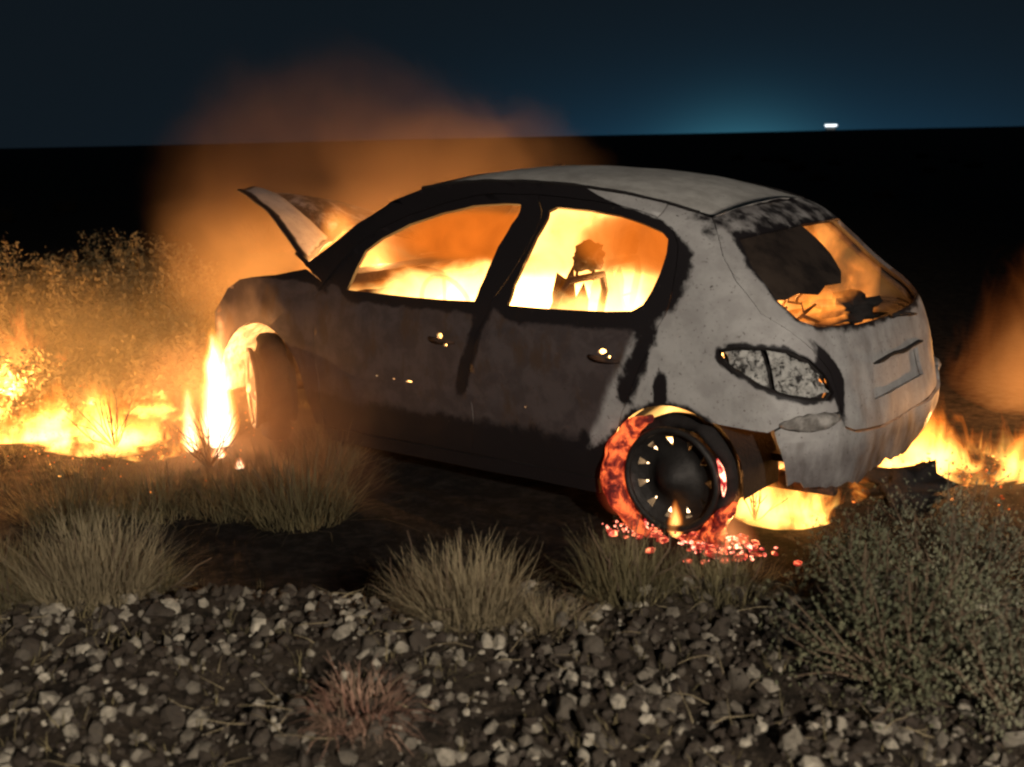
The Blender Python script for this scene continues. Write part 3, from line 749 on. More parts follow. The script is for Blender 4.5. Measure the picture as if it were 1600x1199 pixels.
# flame pillar at the front wheel
flame('wheel_flame', (3.41, .86), .15, .15, .70, 190, 'tall white hot flame standing beside the front wheel', light=90, lz=.45, power=1.1, k=.6, inner=(1, .80, .55), outer=(1, .36, .05), freq=5, rate=.5)
G1 = 'grass fires on the ground ahead of the car'
def bed_mat(strength, freq, seed, thr=.50, k=3.2, inner=(1, .50, .10), outer=(1, .22, .02)):
    """ragged fire creeping over burning grass: many small tongues of uneven height"""
    m = bpy.data.materials.new('burning_grass_gas'); m.use_nodes = True; t = NT(m.node_tree); t.n.clear()
    o = t.n.new('ShaderNodeOutputMaterial'); p = t.obj(); wp = t.geopos(); s_ = t.n.new('ShaderNodeSeparateXYZ'); t.l.new(p, s_.inputs[0])
    mp = t.n.new('ShaderNodeMapping'); t.l.new(wp, mp.inputs[0]); mp.inputs['Scale'].default_value = (1, 1, .42); mp.inputs['Location'].default_value = (seed, seed*1.7, 0)
    n = t.noise(mp.outputs[0], freq, 5, .68, 1.2); fl = t.n.new('ShaderNodeMapping'); t.l.new(wp, fl.inputs[0]); fl.inputs['Scale'].default_value = (1, 1, 0); fl.inputs['Location'].default_value = (seed*2, 0, 0)
    big = t.noise(fl.outputs[0], freq*.42, 3, .6, .4)
    r = t.m('SQRT', t.m('ADD', t.m('MULTIPLY', s_.outputs[0], s_.outputs[0]), t.m('MULTIPLY', s_.outputs[1], s_.outputs[1])))
    z = t.m('MAXIMUM', s_.outputs[2], 0.)
    v = t.m('ADD', n, t.m('MULTIPLY', t.m('SUBTRACT', big, .5), 1.1))
    v = t.m('SUBTRACT', v, t.m('MULTIPLY', z, .42)); v = t.m('SUBTRACT', v, t.m('MULTIPLY', t.ss(r, .35, 1.0), .28))
    d = t.m('MULTIPLY', t.ss(v, thr, thr+.13), t.m('MULTIPLY', t.ss(r, 1., .85), t.ss(s_.outputs[2], 1., .8)))
    d = t.m('MULTIPLY', d, t.m('POWER', 2.718, t.m('MULTIPLY', z, -k)))
    col = t.mix(t.ss(d, .15, .8), C4(*outer), C4(*inner))
    e = t.n.new('ShaderNodeEmission'); t.l.new(col, e.inputs[0]); t.l.new(t.m('MULTIPLY', d, strength), e.inputs[1]); t.l.new(e.outputs[0], o.inputs['Volume'])
    m.cycles.volume_step_rate = .45
    return m
def fire_bed(x, y, rx, ry, h, strength, label, group, light=0, freq=6., **kw):
    z = ground(x, y)-.01
    o = mesh('ground_fire', FV, FF.tolist(), bed_mat(strength, freq, x*1.3+y*2.1, **kw), None, True, loc=(x, y, z), scale=(rx, ry, h)); tag(o, label, 'fire', group)
    if light: lamp('firelight', (x, y, z+h*.45+.05), light, FIRE)
fire_bed(4.20, 1.12, .85, .50, .46, 34, 'yellow band of burning grass nearest the wheel flame', G1, 34, 6, thr=.41)
fire_bed(5.05, 1.15, 1.1, .70, .55, 26, 'wide orange ground fire running out of the picture edge', G1, 40, 5, thr=.40)
fire_bed(4.55, .40, .50, .30, .20, 44, 'short pale flame lying flat between the bushes and the wheel', G1, 12, 7, thr=.43)
fire_bed(6.1, .75, 1.4, .75, .85, 12, 'dim orange flames climbing behind the burning grass, under the olive bushes', G1, 60, 3.2, outer=(1, .20, .03), inner=(1, .32, .06), k=1.4, thr=.39)
fire_bed(7.9, .8, 1.3, .8, .60, 4, 'hazy orange fire farthest from the car', G1, 34, 3, outer=(1, .20, .03), inner=(1, .3, .05), k=1.4, thr=.39)
fire_bed(3.62, 1.12, .34, .24, .22, 34, 'low yellow fire in the grass at the foot of the tall wheel flame', G1, 8, 9)
G2 = 'fires on the ground behind the car'
fire_bed(.05, -.92, .60, .50, .46, 28, 'bright rolling fire on the ground at the tail of the car', G2, 22, 6.5, thr=.40, k=2.4)
fire_bed(-.35, -1.35, .60, .50, .55, 16, 'orange fire beyond the bumper at the picture edge', G2, 24, 5, thr=.41, k=2.0)
flame('ground_fire', (.10, -2.5), .60, .55, 1.05, 2.6, 'tall faint sheet of orange flame rising beyond the tailgate', G2, 'fire', 20, freq=3.4, k=1.6, outer=(1, .22, .03), inner=(1, .33, .07))
flame('wheel_flame', (3.50, .98), .09, .08, .42, 150, 'shorter ragged flame just left of the tall wheel flame', None, 'flame', 0, power=1.1, k=1.1, inner=(1, .66, .32), outer=(1, .3, .04), freq=8, rate=.5)
flame('wheel_flame', (3.36, .84), .07, .06, .86, 45, 'thin torn flame rising above the tall wheel flame', None, 'flame', 0, power=1.0, k=1.3, inner=(1, .6, .25), outer=(1, .28, .04), freq=9, rate=.5)
flame('scrap_flame', (3.22, 1.02), .055, .055, .09, 260, 'small white flame on a scrap below the front wheel', None, 'flame', 0, freq=9, k=.7, rate=.5, power=1.0, inner=(1, .75, .45))
flame('scrap_flame', (2.98, 1.08), .04, .04, .07, 260, 'smallest white flame, by itself just ahead of the front door', None, 'flame', 0, freq=9, k=.7, rate=.5, power=1.0, inner=(1, .75, .45))
flame('scrap_flame', (.10, -.42), .05, .05, .17, 240, 'white hot flame on the bumper scrap under the tail', None, 'flame', 0, freq=9, k=.7, rate=.5, power=1.0, inner=(1, .8, .6))
fire_bed(.42, .20, .42, .40, .55, 26, 'yellow fire under the tail between rear wheel and bumper', None, 12, 6.5, thr=.38, k=1.7)
flame('tyre_flame', (.60, .80, .05), .05, .04, .17, 160, 'small yellow flame licking the bottom of the rear wheel rim', None, 'flame', 0, freq=9, k=.5, rate=.5, power=1.2)

flame('tyre_flame', (.88, .80, .10), .13, .08, .42, 5.0, 'thin red flame along the burning front edge of the rear tyre', None, 'flame', 0, freq=7, k=1.0, outer=(1, .07, .03), inner=(1, .16, .05))
flame('tyre_flame', (.38, .74, .03), .16, .10, .26, 14, 'orange flame over the embers behind the rear wheel', None, 'flame', 4, freq=8, k=1.5, outer=(1, .14, .04), inner=(1, .34, .10))
# the fire that fills the cabin
def cabin_fire():
    m = bpy.data.materials.new('cabin_flame_gas'); m.use_nodes = True; t = NT(m.node_tree); t.n.clear()
    o = t.n.new('ShaderNodeOutputMaterial'); p = t.geopos(); s = t.n.new('ShaderNodeSeparateXYZ'); t.l.new(p, s.inputs[0])
    x, y, z = s.outputs
    mp = t.n.new('ShaderNodeMapping'); t.l.new(p, mp.inputs[0]); mp.inputs['Scale'].default_value = (1, .7, .75)
    n = t.noise(mp.outputs[0], 2.3, 5, .6, .8); n2 = t.noise(mp.outputs[0], 6.5, 4, .6, .6)
    # hot bed up to the window sills, tongues above it
    hgt = t.m('ADD', z, t.m('MULTIPLY', t.m('SUBTRACT', .52, n), .85))
    core = t.ss(hgt, .99, .84)
    # a broad tongue climbs behind the rear door's front edge
    tx = t.m('SUBTRACT', x, t.m('ADD', 1.46, t.m('MULTIPLY', t.m('SUBTRACT', 1.3, z), .32)))
    tongue = t.m('POWER', 2.718, t.m('MULTIPLY', t.m('MULTIPLY', tx, tx), -150.))
    core = t.m('MAXIMUM', core, t.m('MULTIPLY', tongue, t.ss(n2, .25, .5)))
    rear = t.ss(x, .62, 1.0)
    core = t.m('MULTIPLY', core, t.m('ADD', .16, t.m('MULTIPLY', rear, .84)))
    # rolling orange smoke under the roof at the back seat and behind the windscreen
    def ball(cx, cy_, cz, rx, ry, rz):
        q_ = [t.m('DIVIDE', t.m('SUBTRACT', v_, c_), r_) for v_, c_, r_ in ((x, cx, rx), (y, cy_, ry), (z, cz, rz))]
        rr_ = t.m('ADD', t.m('ADD', t.m('MULTIPLY', q_[0], q_[0]), t.m('MULTIPLY', q_[1], q_[1])), t.m('MULTIPLY', q_[2], q_[2]))
        return t.ss(t.m('ADD', rr_, t.m('MULTIPLY', t.m('SUBTRACT', n2, .5), 1.6)), 1.1, .5)
    roll_ = t.m('MAXIMUM', ball(.98, .36, 1.20, .36, .34, .15), ball(2.05, .25, 1.18, .50, .36, .13))
    core = t.m('MULTIPLY', core, t.m('SUBTRACT', 1.0, roll_))
    glow = t.m('MULTIPLY', t.ss(n, .30, .70), t.m('MULTIPLY', t.lin(z, .8, 1.35, .75, .38), t.lin(t.m('ABSOLUTE', t.m('SUBTRACT', x, .95)), 0., .6, .55, 1.)))
    wob = t.ss(n2, .44, .62)
    glow2 = t.m('ADD', t.m('MULTIPLY', glow, .75), t.m('MULTIPLY', t.m('MULTIPLY', wob, glow), t.m('ADD', .7, t.m('MULTIPLY', t.m('SUBTRACT', 1., rear), 16.))))
    st = t.m('ADD', t.m('ADD', t.m('MULTIPLY', core, 15.), glow2), t.m('MULTIPLY', roll_, t.lin(n2, .3, .7, 2.6, 6.5)))
    col = t.mix(t.m('MAXIMUM', t.ss(core, .05, .5), t.m('MULTIPLY', t.m('SUBTRACT', 1., rear), t.m('MULTIPLY', wob, .25))), C4(1, .235, .02), C4(1, .50, .13))
    e = t.n.new('ShaderNodeEmission'); t.l.new(col, e.inputs[0]); t.l.new(st, e.inputs[1])
    a = t.n.new('ShaderNodeVolumeAbsorption'); a.inputs[0].default_value = C4(.25, .15, .1); t.l.new(t.m('ADD', .5, t.m('MULTIPLY', roll_, 7.5)), a.inputs[1])
    ad = t.n.new('ShaderNodeAddShader'); t.l.new(e.outputs[0], ad.inputs[0]); t.l.new(a.outputs[0], ad.inputs[1])
    t.l.new(ad.outputs[0], o.inputs['Volume']); m.cycles.volume_step_rate = .5
    # hull that follows the cabin, inside its panels
    V = []; F = []; xs_ = np.linspace(.30, 2.62, 20); ring = 12
    for x_ in xs_:
        gx = np.array(GUT+[(.603, 1.322), (.3, 1.05), (.2, .95)])[::-1]; zt = float(np.interp(x_, gx[:, 0], gx[:, 1]))-.02
        if x_ > 2.1: zt = min(zt, 1.42-(x_-2.1)*.75)
        z0 = .26 if x_ > .9 else .50
        for k in range(ring):
            u = k/(ring-1); 
            if k < ring/2: uu = k/(ring/2-1); zz = z0+(zt-z0)*uu; sd = 1
            else: uu = (k-ring/2)/(ring/2-1); zz = zt-(zt-z0)*uu; sd = -1
            yy = min(abs(_S(QX(max(x_, xr(zz)+.03), zz), zz).y), wz(x_, zz))-.035
            if x_ < .8: yy = min(yy, .60)
            V.append((x_, sd*max(.2, yy), zz))
    for i in range(len(xs_)-1):
        for k in range(ring): k2 = (k+1) % ring; F.append((i*ring+k, i*ring+k2, (i+1)*ring+k2, (i+1)*ring+k))
    F.append(tuple(range(ring))[::-1]); F.append(tuple((len(xs_)-1)*ring+k for k in range(ring)))
    tag(mesh('cabin_fire', V, F, m, None, False), 'white and orange fire filling the cabin behind the empty windows', 'fire')
    for l_, e_ in (((1.9, .05, .95), 60), ((1.2, .0, .95), 60), ((.62, -.15, .95), 22), ((2.3, -.2, 1.0), 35), ((1.0, -.2, .6), 16)): lamp('firelight', l_, e_, FIRE)
cabin_fire()
flame('engine_fire', (3.15, .12, .50), .50, .50, .85, 15, 'orange fire billowing out of the engine bay under the open bonnet', None, 'fire', 36, lz=.55, freq=3.4, k=1.1, outer=(1, .26, .03), inner=(1, .42, .08), power=1.3)
flame('windscreen_fire', (2.95, .05, .80), .30, .42, .40, 16, 'yellow flame between the bonnet and the windscreen opening', None, 'fire', 20, lz=.5, freq=4, k=1.0, power=1.3)
lamp('firelight', (3.35, -.3, 1.15), 34, FIRE)

def smoke_mat(name, dens, glow, freq=1.3, lo=.36, hi=.68, col=(.50, .37, .27), gcol=(1, .36, .07), floor_=.25, zglow=(0., 1.), zfade=True):
    m = bpy.data.materials.new(name); m.use_nodes = True; t = NT(m.node_tree); t.n.clear()
    o = t.n.new('ShaderNodeOutputMaterial'); p = t.obj(); wp = t.geopos()
    ln = t.n.new('ShaderNodeVectorMath'); ln.operation = 'LENGTH'; t.l.new(p, ln.inputs[0])
    s = t.n.new('ShaderNodeSeparateXYZ'); t.l.new(p, s.inputs[0])
    n = t.noise(wp, freq, 5, .55, .7)
    fall = t.ss(t.m('ADD', ln.outputs['Value'], t.m('MULTIPLY', t.m('SUBTRACT', n, .5), 1.5)), .95, .1)
    edge = t.ss(ln.outputs['Value'], .98, .8)
    d = t.m('MULTIPLY', t.m('MULTIPLY', fall, edge), t.m('ADD', floor_, t.ss(n, lo, hi)))
    sc_ = t.n.new('ShaderNodeVolumePrincipled'); sc_.inputs['Color'].default_value = C4(*col)
    t.l.new(t.m('MULTIPLY', d, dens), sc_.inputs['Density']); sc_.inputs['Anisotropy'].default_value = .2
    zg = t.ss(s.outputs[2], zglow[1], zglow[0])
    t.l.new(t.m('MULTIPLY', t.m('MULTIPLY', d, zg), glow), sc_.inputs['Emission Strength']); sc_.inputs['Emission Color'].default_value = C4(*gcol)  # smoke's own glow stands in for firelight scattered in it
    t.l.new(sc_.outputs[0], o.inputs['Volume']); m.cycles.volume_step_rate = .6
    return m
def smoke(name, loc, s, m, label, rot=0):
    V, F = ICO3; return tag(mesh(name, V, F.tolist(), m, None, True, loc=loc, scale=s, rot=(0, 0, rot)), label, 'smoke', kind='stuff')
smoke('smoke', (3.62, -.30, 1.22), (1.35, 1.25, 1.25), smoke_mat('glow_smoke', .95, 1.15, zglow=(-.9, .25), freq=1.5), 'orange smoke with painted firelight rolling off the engine bay and over the roof')
smoke('smoke', (4.15, .0, 1.0), (.85, .6, .72), smoke_mat('fire_smoke', .9, 3.4, freq=2.2, zglow=(-.9, .6), gcol=(1, .34, .06)), 'bright orange smoke pouring over the front of the car')
smoke('smoke', (2.85, -.6, 1.45), (1.15, .8, .58), smoke_mat('thin_smoke', 1.1, .10, freq=1.8), 'brown smoke drifting above the windscreen')
smoke('smoke', (4.7, .75, .45), (2.4, 1.25, .62), smoke_mat('grass_smoke', .26, .030, floor_=.5, gcol=(1, .52, .14), col=(.50, .45, .30)), 'thin tan smoke over the burning grass')

smoke('smoke', (2.75, 1.2, .34), (1.15, .50, .52), smoke_mat('door_smoke', 1.7, .10, floor_=.5, freq=2.2, gcol=(1, .34, .14), col=(.40, .28, .20), zglow=(-1, 1)), 'brown smoke hanging low against the front wheel and door')

# ------------------------------------------------------------------ embers on the ground
def scatter_lumps(name, pts, m, label, size=(.006, .02), kind='stuff', flat=1.):
    V0, F0 = ICO1; V = []; F = []
    for i, (x, y, z) in enumerate(pts):
        s_ = random.uniform(*size); r = np.array([random.uniform(.6, 1.3)*s_, random.uniform(.6, 1.3)*s_, random.uniform(.5, 1.1)*s_*flat])
        V.append(V0*r*(1+.25*RNG.standard_normal((len(V0), 1)).clip(-1, 1))+np.array([x, y, z])); F.append(F0+len(V0)*i)
    return tag(quick(name, np.concatenate(V), np.concatenate(F), m), label, None, None, kind)
random.seed(3)
def gpts(cx, cy, sx, sy, n, h=.01, up_=0): 
    out = []
    for _ in range(n):
        x = random.gauss(cx, sx); y = random.gauss(cy, sy); out.append((x, y, ground(x, y)+h+abs(random.gauss(0, 1))*up_))
    return out
scatter_lumps('embers', gpts(.44, .74, .09, .05, 130, .012, .03), 'ember_hot', 'pink and white embers heaped under the rear wheel', (.002, .011))
scatter_lumps('coals', gpts(.47, .74, .12, .07, 60, .012, .02), 'ember_coal', 'half burnt glowing coals of rubber under the rear wheel', (.010, .030), flat=.6)
scatter_lumps('coals', gpts(.82, .76, .08, .06, 26, .012, .02), 'ember_coal', 'half burnt coals at the front of the rear tyre', (.008, .022), flat=.6)
scatter_lumps('embers', gpts(.86, .72, .05, .05, 70, .012, .03), 'ember_hot', 'red embers at the front of the rear tyre', (.002, .010))
scatter_lumps('embers', gpts(3.7, 1.0, .40, .30, 200, .02, .06), 'ember_orange', 'yellow sparks in the grass by the front wheel', (.002, .006))
scatter_lumps('embers', gpts(4.9, .9, .8, .5, 200, .02, .06), 'ember_orange', 'orange sparks in the burning grass', (.002, .007))
scatter_lumps('embers', gpts(.0, -.75, .25, .2, 90, .02, .05), 'ember_orange', 'glowing scraps on the ground behind the car', (.003, .010))
tag(lump('bumper_scrap', (.05, -.35, .06), (.15, .09, .08), 'charred', None, .7, 3, 12, 2.2, rot=.5), 'lumpy charred scrap of bumper lying under the tail', 'debris')

# ------------------------------------------------------------------ stones on the bank
def stone_mat(name, lo, hi, tint):
    m = bpy.data.materials.new(name); m.use_nodes = True; t = NT(m.node_tree); b = t.n['Principled BSDF']
    a = t.attr('tone'); n = t.noise(t.geopos(), 60, 5, .65)
    c = t.mix(a, C4(*[lo*k for k in tint]), C4(*[hi*k for k in (1, .88, .68)]))
    c = t.mix(t.ss(n, .35, .7), c, t.mix(.5, c, C4(.03, .026, .022)))
    dust = t.noise(t.geopos(), 4.5, 4, .6); c = t.mix(t.m('MULTIPLY', t.ss(dust, .45, .65), .5), c, C4(.045, .033, .023))
    t.l.new(c, b.inputs['Base Color']); b.inputs['Roughness'].default_value = .8; b.inputs['Specular IOR Level'].default_value = .35
    bn = t.n.new('ShaderNodeBump'); bn.inputs['Strength'].default_value = .6; bn.inputs['Distance'].default_value = .01
    t.l.new(n, bn.inputs['Height']); t.l.new(bn.outputs[0], b.inputs['Normal']); MATS[name] = m
stone_mat('gravel_stone', .032, .56, (1.25, .86, .58)); 
side_v = Vector((-GD.y, GD.x))    # towards picture left
def bank_point(g, l): p = Vector((CAM.x, CAM.y))+GD*g+side_v*l; return p.x, p.y
V0, F0 = ICO1
def stones(n, gr, lr, sr, sink=.3, seed=1):
    rg = np.random.default_rng(seed); V = []; F = []; T = []
    for i in range(n):
        g = rg.uniform(*gr); l = rg.uniform(*lr)*max(.45, g/3.2); x, y = bank_point(g, l)
        s_ = sr[0]*(sr[1]/sr[0])**(rg.random()**1.7)
        sc_ = s_*rg.uniform(.55, 1.25, 3); sc_[2] *= .8
        v = V0*(1+.28*rg.uniform(-1, 1, (12 if len(V0) == 12 else len(V0), 1)))*sc_
        q = np.array(Matrix.Rotation(rg.uniform(0, 6.28), 3, Vector(rg.normal(size=3)).normalized())); v = v@q.T
        V.append(v+np.array([x, y, ground(x, y)+s_*(.5-sink)])); F.append(F0+len(V0)*i)
        T.append(np.full(len(V0), rg.random()**3.9))
    return np.concatenate(V), np.concatenate(F), np.concatenate(T)
v, f, tt = stones(9000, (1.2, 3.75), (-2.1, 2.1), (.005, .017), .3, 1)
tag(quick('gravel', v, f, 'gravel_stone', attrs={'tone': tt}), 'loose grey and cream gravel covering the bank', kind='stuff')
v, f, tt = stones(3200, (1.2, 3.5), (-1.9, 2.0), (.014, .027), .2, 2)
tag(quick('gravel', v, f, 'gravel_stone', attrs={'tone': tt}), 'coarser broken stones among the gravel', kind='stuff')
rg = np.random.default_rng(31); VV = []; FF3 = []; off = 0
for i in range(300):
    g = rg.uniform(1.3, 3.5); l = rg.uniform(-1.7, 1.8)*max(.5, g/3); x, y = bank_point(g, l); z = ground(x, y)+.016; a = rg.uniform(0, 6.28); L = rg.uniform(.03, .15)
    P = [Vector((x, y, z))]
    for j in range(3): a += rg.normal(0, .12); P.append(P[-1]+Vector((math.cos(a), math.sin(a), rg.normal(.05, .2)))*L/3)
    v, f = tube_geo(P, [.0014, .0013, .001, .0006], 4); VV += v; FF3 += [tuple(q+off for q in ff) for ff in f]; off += len(v)
tag(mesh('dry_twigs', VV, FF3, 'straw'), 'short dry twigs and straws littering the gravel', kind='stuff')
# the largest stones one by one
def stone_mesh(seed, tone):
    rg = np.random.default_rng(seed); V, F = ICO2; v = V.copy()
    for _ in range(6):   # chop facets
        nrm = rg.normal(size=3); nrm /= np.linalg.norm(nrm); dd = rg.uniform(.45, .8); k = v@nrm; v = v-np.outer(np.maximum(k-dd, 0), nrm)
    v *= rg.uniform(.6, 1.15, 3)
    me = bpy.data.meshes.new('stone'); me.from_pydata(v.tolist(), [], F.tolist()); me.materials.append(MATS['gravel_stone'])
    me.attributes.new('tone', 'FLOAT', 'POINT').data.foreach_set('value', [tone]*len(v)); me.update(); return me
PALE = [stone_mesh(k, .5+.14*(k % 4)) for k in range(8)]; DARK = [stone_mesh(20+k, .04+.05*(k % 4)) for k in range(8)]
rg = np.random.default_rng(5)
for i in range(190):
    pale = i % 3 == 0; g = rg.uniform(1.35, 3.3); l = rg.uniform(-1.5, 1.9)*max(.5, g/3); x, y = bank_point(g, l); s_ = rg.uniform(.017, .031 if pale else .038)
    o = link('stone', (PALE if pale else DARK)[i % 8], None, (x, y, ground(x, y)+s_*.35), (rg.uniform(0, 3), rg.uniform(0, 3), rg.uniform(0, 6)), (s_, s_*rg.uniform(.7, 1.2), s_*rg.uniform(.6, 1)))
    tag(o, 'pale cream stone lying in the dark gravel of the bank' if pale else 'larger dull brown stone lying in the gravel of the bank', 'stone', 'pale stones on the bank' if pale else 'brown stones on the bank')

# ------------------------------------------------------------------ dry vegetation
def blades(n, r0, h, spread, width, rg, curl=.3, lean=(0, 0), segs=4, hvar=.75, tilt0=0.):
    """ribbons fanning out of a root area; returns verts, quads"""
    V = np.zeros((n, segs+1, 2, 3)); 
    a = rg.uniform(0, 2*np.pi, n); rr = r0*np.sqrt(rg.random(n)); bx = rr*np.cos(a); by = rr*np.sin(a)
    az_ = a+rg.normal(0, .6, n); til = spread*(rr/max(r0, 1e-6))**.7*rg.uniform(.3, 1.25, n)+rg.normal(0, .22, n)+tilt0; L = h*rg.uniform(1-hvar, 1, n)
    pos = np.stack([bx, by, np.zeros(n)], 1); sv = np.stack([-np.sin(az_), np.cos(az_), np.zeros(n)], 1)
    tw = rg.uniform(-.6, .6, n); wv = sv*np.cos(tw)[:, None]+np.stack([np.cos(az_), np.sin(az_), np.zeros(n)], 1)*np.sin(tw)[:, None]
    for k in range(segs+1):
        w_ = width*(1-.8*k/segs)*rg.uniform(.6, 1.3, n)*.5
        V[:, k, 0] = pos-wv*w_[:, None]; V[:, k, 1] = pos+wv*w_[:, None]
        dirv = np.stack([np.cos(az_)*np.sin(til), np.sin(az_)*np.sin(til), np.cos(til)], 1)+np.array([lean[0], lean[1], 0])*(k/segs)
        dirv += rg.normal(0, .15, (n, 3)); pos = pos+dirv*(L/segs)[:, None]; til = til+curl*rg.uniform(.2, 1, n)/segs*2
    idx = np.arange(n*(segs+1)*2).reshape(n, segs+1, 2)
    F = np.stack([idx[:, :-1, 0], idx[:, :-1, 1], idx[:, 1:, 1], idx[:, 1:, 0]], -1).reshape(-1, 4)
    return V.reshape(-1, 3), F
def tuft(name, x, y, r0, h, n, label, m='straw', spread=.9, width=.004, seed=0, group=None, cat='bush', curl=.3, stems=10, lean=(0, 0)):
    rg = np.random.default_rng(seed+100); z = ground(x, y)-.01
    root = tag(empty(name, (x, y, z)), label, cat, group)
    v, f = blades(n, r0, h, spread, width, rg, curl, lean); quick('foliage', v, f, m, root)
    g = []
    for k in range(stems):
        a = rg.uniform(0, 6.28); P = [Vector((math.cos(a)*r0*.3, math.sin(a)*r0*.3, 0))]; til = rg.uniform(.2, 1.1)*spread
        for j in range(4): P.append(P[-1]+Vector((math.cos(a)*math.sin(til), math.sin(a)*math.sin(til), math.cos(til)))*h*.22+Vector(rg.normal(0, .012, 3)))
        g.append(tube_geo(P, [.004, .0035, .003, .002, .0012], 4))
    mesh('stem', *join(g), 'wood', root)
    return root
def shrub(name, x, y, r, h, n, label, m='leaf', seed=0, leaf=.012, per=26, group=None, cat='shrub', wood='wood'):
    rg = np.random.default_rng(seed+300); z = ground(x, y)-.01; root = tag(empty(name, (x, y, z)), label, cat, group); g = []; LV = []
    for k in range(n):
        a = rg.uniform(0, 6.28); til = rg.uniform(.05, 1.25); L = h*rg.uniform(.6, 1.05)*(1-.25*til/1.25); P = [Vector((math.cos(a), math.sin(a), 0))*r*.12]
        for j in range(5):
            til += rg.normal(0, .16); a += rg.normal(0, .25)
            P.append(P[-1]+Vector((math.cos(a)*math.sin(til)*r/h, math.sin(a)*math.sin(til)*r/h, max(.1, math.cos(til)*.9)))*L*.24)
        g.append(tube_geo(P, [.006, .005, .004, .003, .002, .001], 4))
        for j in range(per):
            u = 1+rg.random()**.7*3.95; i = int(u); p = P[i].lerp(P[min(5, i+1)], u-i); off = Vector(rg.normal(0, .018+.012*(i/4), 3)); c = p+off
            e1 = Vector(rg.normal(size=3)).normalized()*leaf*rg.uniform(.7, 1.7); e2 = e1.orthogonal().normalized()*leaf*rg.uniform(.25, .5)
            LV += [c-e1*.2, c+e1*.4+e2, c+e1*1.2, c+e1*.4-e2]
    mesh('stem', *join(g), wood, root)
    quick('foliage', np.array([v_[:] for v_ in LV]), np.arange(len(LV)).reshape(-1, 4), m, root)
    return root
def on_bank(px, py, z=.36):
    d_ = fw+rt*((px-800)/1807.64)+up*((599.5-py)/1807.64); tt_ = (z-CAM.z)/d_.z; p = CAM+d_*tt_; return p.x, p.y
# on the bank
tuft('dry_grass', *on_bank(735, 985, .33), .13, .22, 1300, 'wide fan of tan dry grass on the crest of the gravel bank', 'straw', .95, .0032, 1)
tuft('dry_grass', *on_bank(655, 955, .33), .05, .19, 260, 'small curved tuft leaning left of the big grass fan', 'straw', 1.1, .003, 2, lean=(.15, .1))
tuft('dry_grass', *on_bank(850, 1000, .33), .10, .12, 700, 'low grey tan mound of grass right beside the big fan', 'straw', 1.2, .003, 3, curl=.8)
tuft('dry_grass', *on_bank(150, 950, .33), .15, .27, 1500, 'pale tan bush of dry grass on the bank below the ground fire', 'straw', .75, .0034, 4)
tuft('dry_grass', *on_bank(235, 915, .30), .08, .16, 500, 'short olive grass beside the pale tan bush', 'straw_olive', 1.1, .003, 5, curl=.6)
tuft('dry_grass', *on_bank(10, 930, .33), .16, .26, 1200, 'olive tan grass bush cut by the picture edge below the fire', 'straw_olive', .8, .0034, 6)
tuft('red_tuft', *on_bank(565, 1150, .38), .085, .125, 420, 'reddish brown stalks tangled among the stones of the bank', 'red_stem', 1.2, .005, 7, curl=.9, cat='plant')
tuft('dry_grass', *on_bank(985, 975, .30), .12, .21, 800, 'dim brown bush in the shade below the rear wheel', 'straw_olive', .8, .003, 8)
tuft('dry_grass', *on_bank(1120, 985, .28), .14, .13, 700, 'low dim brush between the brown bush and the green shrub', 'straw_olive', 1.0, .003, 9)
shrub('green_shrub', *on_bank(1400, 1090, .34), .34, .34, 100, 'large grey green shrub in the near corner of the bank', 'leaf', 1, .0075, 58)
shrub('green_shrub', *on_bank(1500, 960, .28), .34, .36, 90, 'taller olive shrub behind the grey green one', 'leaf_grey', 2, .0075, 58)
shrub('green_shrub', *on_bank(1345, 960, .25), .22, .22, 55, 'small dark green shrub at the foot of the bank', 'leaf', 3, .007, 50)
shrub('green_shrub', *on_bank(1590, 1120, .36), .30, .30, 75, 'leafy olive shrub cut by the picture edge', 'leaf_grey', 4, .0075, 50)
# between the bank and the front of the car, lit by the fire
def at_ground(px, py): return on_bank(px, py, .0)
tuft('dry_grass', *at_ground(470, 800), .22, .42, 1100, 'brown dry bush in front of the front wheel', 'straw_olive', .8, .004, 20)
tuft('dry_grass', *at_ground(370, 790), .20, .30, 800, 'ragged dry bush below the tall wheel flame', 'straw_olive', .9, .004, 21)
tuft('dry_grass', *at_ground(250, 790), .22, .26, 800, 'low dry brush in front of the yellow grass fire', 'straw_olive', 1.0, .004, 22)
tuft('dry_grass', *at_ground(120, 800), .24, .30, 800, 'low dry brush in front of the fire, nearest the picture edge', 'straw_olive', .9, .004, 23)
tuft('dry_grass', *at_ground(520, 730), .14, .30, 500, 'thin dry grass standing against the front door', 'straw_olive', .8, .004, 24)
# thin burnt twigs behind the rear wheel
random.seed(21)
def twig(x, y, h, n, label, seed, lean=.6, m='charred'):
    rg = np.random.default_rng(seed); g = []
    for k in range(n):
        a = rg.uniform(0, 6.28); til = rg.uniform(.1, lean+.3); P = [Vector((0, 0, 0))]
        for j in range(5): til += rg.normal(0, .2); P.append(P[-1]+Vector((math.cos(a)*math.sin(til), math.sin(a)*math.sin(til), math.cos(til)))*h/5)
        g.append(tube_geo(P, [.004, .0035, .003, .0025, .002, .001], 4))
        b_ = P[2]; a2 = a+rg.uniform(-1.2, 1.2); g.append(tube_geo([b_, b_+Vector((math.cos(a2)*.6, math.sin(a2)*.6, .8))*h*.3], [.0025, .001], 4))
    o = mesh('burnt_twigs', *join(g), m, loc=(x, y, ground(x, y))); return tag(o, label, 'plant')
twig(*at_ground(1180, 815), .20, 9, 'black burnt twigs standing before the fire under the tail', 1)
twig(*at_ground(330, 735), .35, 16, 'black burnt twigs sticking out of the yellow grass fire', 2)
twig(*at_ground(180, 700), .35, 16, 'black twigs standing in the ground fire by the picture edge', 3)
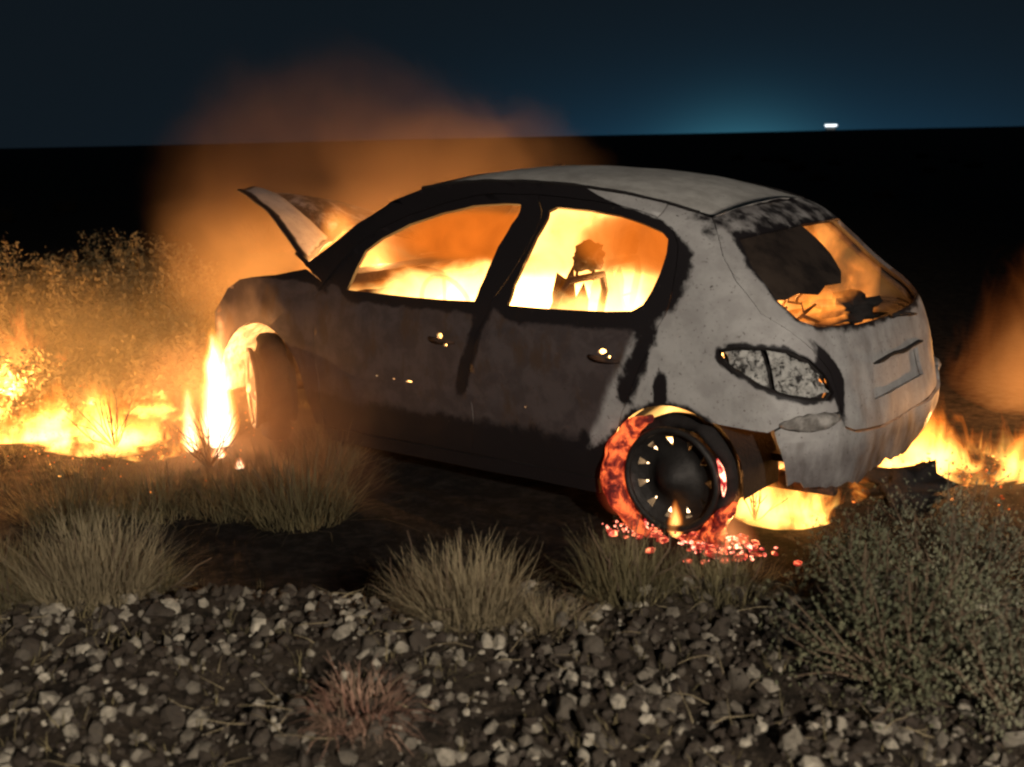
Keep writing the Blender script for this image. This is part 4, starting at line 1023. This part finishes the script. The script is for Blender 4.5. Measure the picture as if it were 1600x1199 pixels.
# tall bushes beyond the fire
G3 = 'tall olive bushes beyond the fire'
def far_bush(px, py, h, r, s, label, m='scrub_leaf'):
    x, y = at_ground(px, py); shrub('desert_bush', x, y, r*1.35, h, 110, label, m, s, .024, 60, G3, 'bush')
far_bush(135, 560, .85, .42, 30, 'olive brown desert bush behind the left ground fire')
far_bush(225, 545, .95, .45, 31, 'tall olive bush second from the left behind the fire')
far_bush(300, 570, .78, .40, 32, 'brown bush just left of the orange smoke')
far_bush(20, 560, .95, .50, 33, 'dark olive bush cut by the picture edge behind the fire')
far_bush(340, 610, .50, .30, 34, 'low bush touching the nose of the burning car')
far_bush(190, 620, .42, .36, 35, 'low scorched bush between the two bands of ground fire')
far_bush(90, 530, .80, .45, 37, 'rounded olive bush standing alone behind the first two')
far_bush(260, 520, .85, .45, 38, 'pale olive bush deepest in the row behind the fire')
far_bush(180, 500, .90, .5, 39, 'brown bush at the back, between the two tallest ones')
far_bush(60, 640, .40, .36, 36, 'low scorched bush at the picture edge between the fires')
# fine dry grass over the slope, uncountable
rg = np.random.default_rng(77); VV = []; FF2 = []; off = 0
for i in range(520):
    g = rg.uniform(1.4, 4.3); l = rg.uniform(-2.4, 2.6)*max(.5, g/4); x, y = bank_point(g, l)
    v, f = blades(9, .03, rg.uniform(.03, .09), 1.1, .003, rg, .6, segs=2); v = v+np.array([x, y, ground(x, y)-.004]); VV.append(v); FF2.append(f+off); off += len(v)
for i in range(900):
    x = rg.uniform(3.0, 9.5); y = rg.uniform(-2.5, 2.2); 
    if x < 3.6 and abs(y) < .9: continue
    v, f = blades(26, .06, rg.uniform(.04, .13), 1.1, .005, rg, .6, segs=2); v = v+np.array([x, y, ground(x, y)-.004]); VV.append(v); FF2.append(f+off); off += len(v)
tag(quick('dry_grass_cover', np.concatenate(VV), np.concatenate(FF2), 'straw_olive'), 'thin dry grass and litter scattered over the ground', kind='stuff')
# scrub on the dark plain, each far off
rg = np.random.default_rng(9)
bush_me = None
for i in range(46):
    g = rg.uniform(14, 70); l = rg.uniform(-.55, .55)*g; x, y = bank_point(g, l)
    if bush_me is None:
        v, f = blades(260, .35, .6, .9, .03, rg, .4, segs=2); o = quick('scrub_bush', v, f, 'far_scrub'); bush_me = o.data
    else: o = link('scrub_bush', bush_me)
    s_ = rg.uniform(.6, 1.2); o.location = (x, y, ground(x, y)); o.scale = (s_, s_, s_*rg.uniform(.6, 1.)); o.rotation_euler = (0, 0, rg.uniform(0, 6))
    tag(o, 'dark scrub bush far out on the unlit plain', 'bush', 'dark scrub on the plain')
